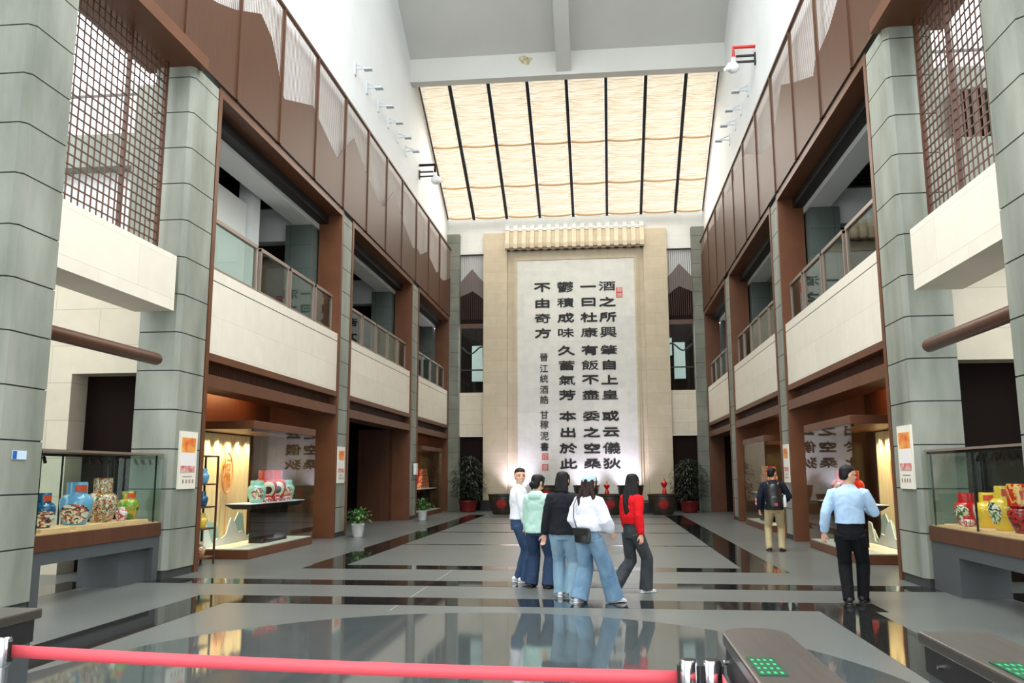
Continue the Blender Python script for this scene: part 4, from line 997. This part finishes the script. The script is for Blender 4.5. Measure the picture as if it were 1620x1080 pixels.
def wrinkle(o, amp, sc, zs=.45):
    me = o.data; nr = [v.normal.copy() for v in me.vertices]
    for v, n in zip(me.vertices, nr):
        p = v.co; q = Vector((p.x * sc, p.y * sc, p.z * sc * zs + 1.7 * noise.noise(p * 4)))
        d = noise.noise(q) + .5 * noise.noise(q * 2.1 + Vector((7, 3, 1)))
        v.co = p + n * (amp * (d - .15))
    me.update()
def ik(a, b, l1, l2, pole):
    a, b = Vector(a), Vector(b); d = b - a; L = min(d.length, (l1 + l2) * .999); d = d.normalized()
    b = a + d * L
    q = (l1 * l1 - l2 * l2 + L * L) / (2 * L); h = math.sqrt(max(l1 * l1 - q * q, 0))
    p = Vector(pole); p = (p - d * p.dot(d)).normalized()
    return a + d * q + p * h, b
def rot_z(a): return Matrix.Rotation(a, 3, 'Z')
def add_hand(mb, wrist, d, nrm_, S, side, curl=.5):
    """palm, four unequal bent fingers and a side thumb; d along forearm, nrm_ = back of hand"""
    d = Vector(d).normalized(); n = Vector(nrm_); n = (n - d * n.dot(d)).normalized(); u = d.cross(n) * side
    wr = Vector(wrist); pl = .052 * S
    mb.tube([wr - d * .02 * S, wr + d * .01 * S, wr + d * pl * .55, wr + d * pl], [(.016 * S, .013 * S), (.018 * S, .012 * S), (.024 * S, .011 * S), (.022 * S, .0095 * S)], 10, round_ends=True, ref=u)
    for k, (o, l) in enumerate(((-.018, .036), (-.006, .041), (.006, .038), (.017, .030))):
        p = wr + d * pl * .95 + u * o * S; f = l * S; r = .0052 * S
        a1 = curl * .7; a2 = curl * 1.6; a3 = curl * 2.2
        q = [p]
        for ang, part in ((a1, .45), (a2, .33), (a3, .22)):
            q.append(q[-1] + (d * cos(ang) - n * sin(ang)) * f * part)
        mb.tube(q, [r, r, r * .92, r * .8], 7, round_ends=True)
    p = wr + d * pl * .25 - u * .018 * S
    t1 = (d * .75 - u * .6 - n * .25).normalized(); t2 = (d * .95 - u * .15 - n * .35).normalized()
    mb.tube([p, p + t1 * .024 * S, p + t1 * .024 * S + t2 * .02 * S], [.0075 * S, .0062 * S, .005 * S], 7, round_ends=True)

def person(label, loc, heading, H, male, top, pants, shoes, feet, arms, head_yaw=0, head_pitch=0, hair=None, hairm='hair', topkw={}, pantkw={}, lean=(0, 0), eyes_open=True, smile=False, extra=None, rot=0):
    """local frame: faces +Y, right hand +X. feet: {side: (x, y, lift, toe_out, pitch)}; arms: {side: (wrist xyz as fractions of H, pole, handnormal, curl)}"""
    U = H; z = lambda f: f * H
    lean = Vector((lean[0], lean[1], 0))
    hipz = .505 * H; hw = (.052 if male else .055) * H; sw = (.112 if male else .098) * H
    sh_z = .818 * H
    hipL = Vector((0, 0, hipz))
    def tz(f):  # spine offset
        q = max(0, min(1, (f - .52) / .35)); return lean * q
    body = MB()
    tw = 1.0 if male else .93
    tors = [(.46, .080, .062), (.50, .090, .068), (.56, .088, .062), (.61, .078, .056), (.66, .078, .058), (.72, .088, .064), (.77, .092, .062), (.81, .085, .05), (.835, .055, .042)]
    def ring(f, rx, ry, n=20, dy=0, e=0):
        o = tz(f); return [(o.x + (rx * tw * H + e) * cos(2 * pi * k / n), o.y + dy * H + (ry * tw * H + e) * sin(2 * pi * k / n), f * H) for k in range(n)]
    body.rings([ring(f, rx * .88, ry * .85) for f, rx, ry in tors])
    # head
    hc = Vector((tz(.93).x, tz(.93).y + .012 * H, 0))
    HR = Matrix.Rotation(head_yaw, 3, 'Z') @ Matrix.Rotation(head_pitch, 3, 'X')
    chin = .872 * H; hh = .128 * H; piv = Vector((hc.x, hc.y, .90 * H))
    def hp(x, y, f): return tuple(piv + HR @ Vector((x * H, y * H, chin + f * hh - piv.z)))
    prof_ = [(-.02, .012, .014, .026), (.0, .020, .022, .024), (.06, .030, .034, .018), (.16, .037, .043, .010), (.3, .042, .051, .004), (.45, .0455, .056, .0), (.6, .047, .0585, -.002), (.75, .0455, .057, -.004), (.87, .038, .049, -.005), (.95, .026, .035, -.005), (1.0, .010, .014, -.005)]
    body.rings([[hp(rx * cos(2 * pi * k / 20), dy + ry * sin(2 * pi * k / 20), f) for k in range(20)] for f, rx, ry, dy in prof_])
    body.tube([hp(0, .055, .56), hp(0, .062, .45), hp(0, .068, .36), hp(0, .058, .32)], [.004 * H, .006 * H, .0085 * H, .006 * H], 8, round_ends=True)
    for sd in (-1, 1):
        body.tube([hp(sd * .010, .058, .34), hp(sd * .006, .058, .35)], [.005 * H, .006 * H], 6, round_ends=True)
        body.ell(hp(sd * .0475, -.002, .44), (.006 * H, .014 * H, .019 * H), rot=HR)
        body.tube([hp(sd * .012, .052, .58), hp(sd * .032, .045, .57)], [.006 * H, .005 * H], 6, round_ends=True)   # brow ridge
        body.ell(hp(sd * .024, .042, .33), (.013 * H, .012 * H, .013 * H))                                             # cheek
    body.tube([hp(-.012, .052, .2), hp(0, .058, .2), hp(.012, .052, .2)], [.005 * H, .007 * H, .005 * H], 6, round_ends=True)
    body.tube([(tz(.82).x, tz(.82).y - .008 * H, .80 * H), (tz(.85).x, tz(.85).y, .845 * H), tuple(piv + HR @ Vector((0, 0, -.0 * H))) ], [.034 * H, .030 * H * tw, .031 * H * tw], 14, round_ends=True)
    # legs
    legs = {}
    for sd in (-1, 1):
        x, y, lift, toe, pit = feet[sd]
        hip = Vector((sd * hw, 0, hipz)); ank = Vector((x * H, y * H, (.045 + lift) * H))
        fwd = Vector((sin(-toe * sd) * -1 * -1, cos(toe), 0))
        fwd = Vector((sd * sin(toe), cos(toe), 0))
        kn, ank = ik(hip, ank, .243 * H, .243 * H, fwd + Vector((0, .3, 0)))
        legs[sd] = (hip, kn, ank, fwd, pit)
        body.tube([hip, hip.lerp(kn, .5), kn, kn.lerp(ank, .35), ank], [.037 * H, .038 * H, .031 * H, .031 * H, .02 * H], 12, round_ends=True)
        # bare foot inside the shoe
        f3 = Vector((fwd.x * cos(pit), fwd.y * cos(pit), sin(pit)))
        body.tube([ank - f3 * .02 * H - Vector((0, 0, .02 * H)), ank + f3 * .06 * H - Vector((0, 0, .027 * H))], [.02 * H, .015 * H], 8, round_ends=True)
    # arms
    ars = {}
    for sd in (-1, 1):
        wx, pole, hn, curl = arms[sd]
        sh = Vector((sd * sw, 0, sh_z - .012 * H)) + tz(.81)
        el, wr = ik(sh, Vector(wx) * H + tz(.81), .168 * H, .150 * H, pole)
        ars[sd] = (sh, el, wr)
        body.tube([sh, sh.lerp(el, .5), el, el.lerp(wr, .3), wr], [.022 * H, .023 * H, .021 * H, .021 * H, .0145 * H], 10, round_ends=True)
        dd = (wr - el).normalized()
        add_hand(body, wr, dd, hn, H * 1.0, -sd, curl)
    root = remesh(body, 'person', K['skin'], .0068, 2)
    root.location = loc; root.rotation_euler = (0, 0, heading)
    tag(root, label, 'person')
    # face details
    mb = MB()
    for sd in (-1, 1):
        e = MB().ell(hp(sd * .0185, .0505, .50), (.0075 * H, .005 * H, .0042 * H), rot=HR).build('eye', K['eye'], root, smooth='all')
        MB().tube([hp(sd * .009, .0555, .585), hp(sd * .02, .0545, .605), hp(sd * .031, .048, .585)], .0028 * H, 6).build('eyebrow', K['eye'], root)
    if smile:
        MB().tube([hp(-.015, .0515, .228), hp(-.008, .057, .208), hp(0, .0585, .202), hp(.008, .057, .208), hp(.015, .0515, .228)], [.002 * H, .0042 * H, .005 * H, .0042 * H, .002 * H], 7).build('mouth', K['teeth'], root, smooth='all')
    else:
        MB().tube([hp(-.014, .0515, .205), hp(0, .0595, .2), hp(.014, .0515, .205)], [.002 * H, .0045 * H, .002 * H], 7).build('mouth', K['lip'], root, smooth='all')
    # hair
    hb = MB(); style = hair or 'short'
    if style == 'short':
        hb.rings([[hp(rx * cos(2 * pi * k / 24), dy + ry * sin(2 * pi * k / 24), f) for k in range(24)] for f, rx, ry, dy in
                  [(.16, .030, .016, -.034), (.26, .042, .026, -.030), (.36, .047, .034, -.027), (.46, .0492, .040, -.022), (.58, .0498, .046, -.018), (.68, .0496, .052, -.012), (.78, .049, .0575, -.0065), (.88, .045, .0555, -.003), (.99, .033, .041, -.004), (1.055, .012, .016, -.005)]])
    else:
        hb.rings([[hp(rx * cos(2 * pi * k / 24), dy + ry * sin(2 * pi * k / 24), f) for k in range(24)] for f, rx, ry, dy in
                  [(.05, .034, .022, -.040), (.25, .046, .036, -.030), (.45, .051, .046, -.020), (.62, .0525, .054, -.012), (.78, .0525, .061, -.004), (.92, .047, .058, -.002), (1.02, .034, .043, -.004), (1.065, .013, .017, -.005)]])
        for sd in (-1, 1): hb.tube([hp(sd * .040, .040, .80), hp(sd * .048, .028, .55), hp(sd * .048, .018, .2)], [(.010 * H, .010 * H), (.009 * H, .012 * H), (.006 * H, .012 * H)], 8, round_ends=True)
    if style == 'bun':
        hb.ell(hp(0, -.066, .34), (.030 * H, .026 * H, .030 * H)); hb.tube([hp(0, -.06, .3), hp(0, -.07, .02)], [.018 * H, .008 * H], 8, round_ends=True)
    if style == 'bob':
        for k, (x, w_) in enumerate(((-.034, .020), (-.012, .022), (.012, .022), (.034, .020))):
            hb.tube([hp(x, -.028, .6), hp(x * 1.12, -.042, .15), hp(x * 1.15, -.046, -.2), hp(x * 1.0, -.042, -.46)], [(w_ * H, .026 * H), (w_ * H, .024 * H), (w_ * H, .02 * H), (.008 * H, .008 * H)], 10, round_ends=True, ref=HR @ Vector((1, 0, 0)))
    if style in ('long', 'wavy'):
        bot = -1.85 if style == 'long' else -1.75
        for k, (x, w_) in enumerate(((-.036, .019), (-.013, .022), (.013, .022), (.036, .019))):
            wv = (.010 if style == 'wavy' else .003) * (1 if k % 2 else -1)
            hb.tube([hp(x, -.028, .6), hp(x * 1.15, -.045, .1), hp(x * 1.5 + wv, -.060, -.4), hp(x * 1.5 - wv, -.070, -.95), hp(x * 1.05 + wv, -.074, bot + .3 + .06 * (k % 2)), hp(x * .6, -.072, bot + .06 * k)], [(w_ * H, .026 * H), (w_ * H, .026 * H), (w_ * H, .022 * H), (w_ * 1.1 * H, .02 * H), (w_ * .95 * H, .014 * H), (.004 * H, .004 * H)], 10, round_ends=True, ref=HR @ Vector((1, 0, 0)))
    remesh(hb, 'hair', K[hairm], .008, 2, root)
    if style == 'cap':
        pass
    # top garment
    tk = dict(hem=.52, ease=.016, sleeve=.012, cuff=None, flare=0, puff=0, length=1.0); tk.update(topkw)
    tb = MB(); E = tk['ease'] * H
    rg = []
    for f, rx, ry in [(f, *[None] * 2) for f in []] : pass
    import bisect
    def tor(f):
        fs = [t_[0] for t_ in tors]
        if f <= fs[0]: return tors[0][1:]
        if f >= fs[-1]: return tors[-1][1:]
        i = bisect.bisect(fs, f) - 1; q = (f - fs[i]) / (fs[i + 1] - fs[i])
        return tuple(tors[i][k] + (tors[i + 1][k] - tors[i][k]) * q for k in (1, 2))
    fl = [tk['hem'], tk['hem'] + .015] + [f for f in (.56, .60, .64, .68, .72, .76, .79, .815) if f > tk['hem'] + .02] + [.838, .852]
    for i, f in enumerate(fl):
        rx, ry = tor(f)
        if not male and tk.get('straight', True) and f < .70: rx = max(rx, .078); ry = max(ry, .06)
        e = E + tk['flare'] * H * max(0, (.72 - f)) / .2 + tk['puff'] * H * max(0, 1 - abs(f - tk['hem'] - .06) / .07)
        if f > .82: e = E * .45
        if f > .845: rx, ry = .036, .036; e = .004 * H
        rg.append(ring(f, rx, ry, e=e))
    tb.rings(rg)
    for sd in (-1, 1):
        sh, el, wr = ars[sd]; c = tk['sleeve'] * H; pf = tk.get('armpuff', 0) * H
        e_ = el.lerp(wr, tk['length']) if tk['length'] <= 1 else wr + (wr - el).normalized() * (tk['length'] - 1) * .15 * H
        tb.tube([sh + Vector((-sd * .034 * H, 0, .004 * H)), sh + Vector((-sd * .006 * H, 0, -.008 * H)), sh.lerp(el, .5), el, el.lerp(e_, .5), el.lerp(e_, .9), e_],
                [.023 * H + c * .6, .0295 * H + c, .028 * H + c + pf * .5, .025 * H + c + pf, .023 * H + c + pf, .019 * H + c * (.9 if not pf else .5) + pf * .4, .0165 * H + c * .5], 14, round_ends=False)
    if tk.get('collar'):
        o = tz(.85); tb.rings([[(o.x + r_ * H * cos(2 * pi * k / 16), o.y - .002 * H + r_ * H * sin(2 * pi * k / 16), f * H) for k in range(16)] for f, r_ in ((.835, .046), (.862, .040))])
    if tk.get('hood'):
        o = tz(.85); tb.rings([[(o.x + rx * H * cos(2 * pi * k / 16), o.y + dy * H + ry * H * sin(2 * pi * k / 16), f * H) for k in range(16)] for f, rx, ry, dy in ((.775, .03, .014, -.062), (.80, .062, .03, -.062), (.83, .07, .045, -.045), (.85, .06, .045, -.03), (.862, .045, .036, -.02))])
    wrinkle(remesh(tb, tk.get('name', 'top'), K[top], .0095, 3, root), tk.get('wr', .007), 11, .8)
    # trousers
    pk = dict(waist=.60, knee=.045, hem=.04, thigh=.06, ease=.008); pk.update(pantkw)
    pb = MB()
    pb.rings([ring(f, *tor(f), e=pk['ease'] * H) for f in (.455, .48, .51, .55, .58, pk['waist'])])
    for sd in (-1, 1):
        hip, kn, ank, fwd, pit = legs[sd]
        end = ank + Vector((0, 0, -.022 * H)) + fwd * .008 * H
        pb.tube([hip + Vector((0, 0, .0 * H)), hip.lerp(kn, .5), kn, kn.lerp(end, .5), end], [pk['thigh'] * H, (pk['thigh'] + pk['knee']) / 2 * H, pk['knee'] * H, (pk['knee'] + pk['hem']) / 2 * H, pk['hem'] * H], 18, ref=(1, 0, 0))
    wrinkle(remesh(pb, 'trousers', K[pants], .0095, 3, root), .006, 14, .45)
    # shoes
    for sd in (-1, 1):
        hip, kn, ank, fwd, pit = legs[sd]
        Rm = Matrix((Vector((fwd.y, -fwd.x, 0)), fwd, Vector((0, 0, 1)))).transposed() @ Matrix.Rotation(pit, 3, 'X')
        base = ank
        def sp(x, y, zz): return tuple(base + Rm @ Vector((x * H, y * H, (zz - .045) * H)))
        up = MB(); so = MB(); n = 14
        secs = [(-.044, .016, .042), (-.034, .0215, .05), (0, .022, .052), (.03, .0235, .043), (.06, .027, .033), (.085, .025, .027), (.102, .015, .02)]
        for a, m_, zt, z0_ in ((up, shoes, None, .010), (so, shoes, .012, .0)):
            rgs = []
            for y, wd, ht in secs:
                top_ = ht if zt is None else zt
                rgs.append([sp(wd * (1 if zt is None else 1.08) * cos(2 * pi * k / n), y * (1 if zt is None else 1.03), z0_ + (top_ - z0_) * (.5 + .5 * sin(2 * pi * k / n))) for k in range(n)])
            a.rings(rgs)
        o = up.build('shoe', K[shoes], root, smooth='all'); so.build('sole', K['shoew'] if shoes == 'shoew' else K['shoeb'], o, smooth='all')
    ctx = dict(H=H, hp=hp, tz=tz, ars=ars, legs=legs, root=root, HR=HR, tor=tor)
    if extra: extra(ctx)
    return root

DN = (0, -1, .1)
def hang(sd, y=0, out=.015, H=1): return ((sd * (.118 + out), y, .492), (sd * .3, -1, 0), (sd, -.15, 0), .45)
# 1 man in white shirt, stands facing right, head turned to the camera
person('man in a white shirt and blue jeans turning his smiling face to the camera', (-.13, 12.78, 0), radians(-78), 1.67, True, 'wshirt', 'jm', 'shoew',
       {-1: (-.055, -.01, 0, .15, 0), 1: (.06, .03, 0, .15, 0)}, {-1: hang(-1, .03), 1: hang(1, .05)}, head_yaw=radians(-82), head_pitch=-.06, hair='short',
       topkw=dict(hem=.55, ease=.02, sleeve=.013, collar=True, name='shirt', length=.8), pantkw=dict(knee=.047, hem=.04), smile=True)
# 2 woman in mint jacket
def belt_band(c): pass
person('woman in a pale mint hooded jacket and wide dark jeans with black hair tied back', (.2, 12.2, 0), radians(-22), 1.57, False, 'mint', 'jd', 'shoeb',
       {-1: (-.075, .0, 0, .1, 0), 1: (.085, .015, 0, .25, 0)}, {-1: hang(-1, .05), 1: ((.10, .16, .60), (.8, -.6, 0), (1, 0, .3), .5)}, head_yaw=radians(-28), hair='bun',
       topkw=dict(hem=.485, ease=.026, sleeve=.020, flare=.012, hood=True, name='hooded_jacket'), pantkw=dict(knee=.056, hem=.062, thigh=.064))
# 3 woman in black blazer
person('woman in a black blazer and light blue jeans with shoulder-length black hair', (.60, 11.35, 0), radians(-4), 1.61, False, 'blazer', 'jl', 'shoew',
       {-1: (-.03, .03, 0, .05, 0), 1: (.075, -.02, 0, .1, 0)}, {-1: ((-.155, .0, .485), (-.4, -1, 0), (.25, 1, 0), .35), 1: hang(1, .06)}, head_yaw=radians(-8), hair='bob',
       topkw=dict(hem=.50, ease=.026, sleeve=.018, flare=.006, name='blazer'), pantkw=dict(knee=.052, hem=.058, thigh=.062))
# 4 woman with cap
def cap_extra(c):
    hp, H, HR = c['hp'], c['H'], c['HR']
    mb = MB().rings([[hp(rx * cos(2 * pi * k / 24), dy + ry * sin(2 * pi * k / 24), f) for k in range(24)] for f, rx, ry, dy in [(.60, .055, .064, -.004), (.74, .0555, .065, -.004), (.9, .052, .061, -.004), (1.03, .040, .047, -.004), (1.10, .018, .022, -.004), (1.12, .004, .004, -.004)]])
    mb.hexa([hp(-.045, .045, .60), hp(.045, .045, .60), hp(.03, .11, .55), hp(-.03, .11, .55)], [hp(-.045, .045, .66), hp(.045, .045, .66), hp(.03, .11, .60), hp(-.03, .11, .60)])
    cp = mb.build('cap', K['capb'], c['root'], smooth=True)
    MB().ell(hp(0, -.066, .66), (.016 * H, .006 * H, .012 * H), rot=HR).build('cap_opening', K['hairb'], cp)
person('woman in a pale blue cap, loose white blouse and wide light jeans, long brown hair', (.95, 10.85, 0), radians(-38), 1.575, False, 'blouse', 'jl2', 'shoew',
       {-1: (-.085, -.045, 0, .15, 0), 1: (.115, .16, 0, .5, .0)}, {-1: ((-.135, .10, .545), (-.5, -1, 0), (-1, 0, 0), .5), 1: ((.125, .13, .55), (.5, -1, 0), (1, 0, 0), .5)}, head_yaw=radians(14), hair='wavy', hairm='hairb',
       topkw=dict(hem=.56, ease=.03, sleeve=.016, puff=.03, armpuff=.016, name='blouse'), pantkw=dict(knee=.064, hem=.076, thigh=.068), extra=cap_extra)
# 5 woman in red
person('woman in a red sweater and wide charcoal jeans with long black hair, walking right', (1.52, 11.85, 0), radians(-52), 1.58, False, 'redsw', 'jg', 'shoew',
       {-1: (-.055, -.155, .05, .0, -.75), 1: (.05, .085, 0, .15, 0)}, {-1: ((-.13, .06, .50), (-.3, -1, 0), (-1, 0, 0), .5), 1: ((.15, -.03, .495), (.4, -1, 0), (1, 0, 0), .5)}, head_yaw=radians(38), hair='long',
       topkw=dict(hem=.575, ease=.018, sleeve=.013, puff=.010, name='sweater'), pantkw=dict(waist=.605, knee=.054, hem=.058, thigh=.06))
# 6 man in blue shirt
def specs(c):
    hp, H = c['hp'], c['H']; g = MB()
    for sd in (-1, 1):
        g.tube([hp(sd * .0185 + .0125 * cos(2 * pi * k / 14), .0605, .50 + .085 * sin(2 * pi * k / 14)) for k in range(15)], .0014 * H, 5)
        g.tube([hp(sd * .031, .060, .52), hp(sd * .0495, .03, .52), hp(sd * .051, -.004, .50)], .0014 * H, 5)
    g.tube([hp(-.006, .0605, .52), hp(.006, .0605, .52)], .0014 * H, 5)
    g.build('spectacles', K['black'], c['root'])
    o = c['tz'](.60); R_ = c['tor'](.597)
    MB().rings([[(o.x + (R_[0] * H + .018 * H) * cos(2 * pi * k / 28), o.y + (R_[1] * H + .018 * H) * sin(2 * pi * k / 28), f * H) for k in range(28)] for f in (.585, .607)]).build('belt', K['lea'], c['root'])
person('man in a light blue shirt, black trousers and spectacles walking past the right showcase', (4.2, 11.15, 0), radians(-18), 1.68, True, 'blues', 'trous', 'shoeb',
       {-1: (-.035, -.035, 0, .2, 0), 1: (.055, .075, 0, .3, 0)}, {-1: ((-.185, .0, .505), (-.4, -1, 0), (-.6, -.8, 0), .5), 1: ((.12, .17, .68), (.45, -.6, -.6), (1, 0, .4), .6)}, head_yaw=radians(-62), head_pitch=-.1, hair='short',
       topkw=dict(hem=.575, ease=.022, sleeve=.015, puff=.006, collar=True, name='shirt'), pantkw=dict(waist=.605, knee=.05, hem=.042, thigh=.062), lean=(0, .03), extra=specs)
# 7 man with backpack
person('man in a navy jacket and khaki trousers with a black backpack before the right niches', (4.63, 18.2, 0), radians(-6), 1.69, True, 'navy', 'khaki', 'shoeb',
       {-1: (-.07, .0, 0, .15, 0), 1: (.07, .0, 0, .35, 0)}, {-1: ((-.165, .04, .50), (-.8, -1, 0), (-1, 0, 0), .8), 1: ((.14, .14, .60), (.5, -.8, -.2), (1, 0, .3), .6)}, head_yaw=radians(-45), hair='short',
       topkw=dict(hem=.50, ease=.026, sleeve=.018, collar=True, name='jacket'), pantkw=dict(knee=.047, hem=.040, thigh=.06))
# things they carry
t = thing('backpack', 'black backpack with a small red tag on the man in the navy jacket', 'backpack', (4.63 - .0, 18.2, 0), radians(-6))
mb = MB(); mb.rings([[(w_ * cos(2 * pi * k / 20) * (1 if abs(cos(2 * pi * k / 20)) < .8 else .96), -.235 + d_ * sin(2 * pi * k / 20), z_) for k in range(20)] for z_, w_, d_ in ((.86, .12, .05), (.88, .155, .085), (1.0, .165, .10), (1.2, .155, .09), (1.32, .125, .07), (1.37, .06, .04))])
mb.build('pack', K['lea'], t, smooth=True)
MB().rings([[(w_ * cos(2 * pi * k / 16), -.325 + d_ * sin(2 * pi * k / 16), z_) for k in range(16)] for z_, w_, d_ in ((.90, .09, .02), (.92, .11, .04), (1.08, .10, .04), (1.12, .07, .015))]).build('front_pocket', K['lea'], t, smooth=True)
MB().box(.0, .05, -.372, -.362, .93, .99).build('red_tag', K['red'], t)
MB().tube([(-.03, -.16, 1.37), (0, -.16, 1.41), (.03, -.16, 1.37)], .01, 6).build('grab_handle', K['lea'], t)
for sx in (-1, 1): MB().tube([(sx * .09, -.17, 1.33), (sx * .115, -.07, 1.43), (sx * .115, .06, 1.40), (sx * .125, .145, 1.24), (sx * .15, .08, 1.05), (sx * .15, -.12, .95)], [(.028, .008)] * 6, 8, ref=(1, 0, 0)).build('strap', K['lea'], t, smooth='all')
t = thing('shoulder_bag', 'small black leather crossbody bag on the hip of the woman in the cap', 'bag', (.95, 10.85, 0), radians(-38))
mb = MB(); mb.rings([[(.03 + w_ * cos(2 * pi * k / 20), -.165 + d_ * sin(2 * pi * k / 20), z_) for k in range(20)] for z_, w_, d_ in ((.74, .10, .02), (.755, .125, .04), (.84, .13, .045), (.915, .12, .035), (.93, .10, .015))])
mb.build('pouch', K['lea'], t, smooth=True)
MB().box(-.09, .15, -.213, -.205, .84, .925).build('flap', K['lea'], t, bevel=.004)
MB().tube([(-.07, -.16, .92), (-.115, -.16, 1.05), (-.12, -.15, 1.2), (-.09, -.10, 1.33)], .006, 6).build('strap', K['lea'], t, smooth='all')
t = thing('carrier_bag', 'small white and red bag in the left hand of the man with the backpack', 'bag', (4.63, 18.2, 0), radians(-6))
MB().rings([[(-.285 + w_ * cos(2 * pi * k / 14), .085 + d_ * sin(2 * pi * k / 14), z_) for k in range(14)] for z_, w_, d_ in ((.92, .05, .03), (.94, .075, .05), (1.05, .07, .045), (1.10, .04, .02))]).build('sack', K['wred'], t, smooth=True)
t = thing('water_bottle', 'white bottle tucked at the right side of the black backpack', 'bottle', (4.63, 18.2, 0), radians(-6))
MB().lathe([(.03, .90), (.034, .92), (.034, 1.08), (.02, 1.12)], c=(.205, -.20, 0), n=16).build('body', K['potw'], t, smooth=True)
MB().lathe([(.021, 1.12), (.021, 1.15)], c=(.205, -.20, 0), n=14).build('cap', K['potw'], t, smooth=True)
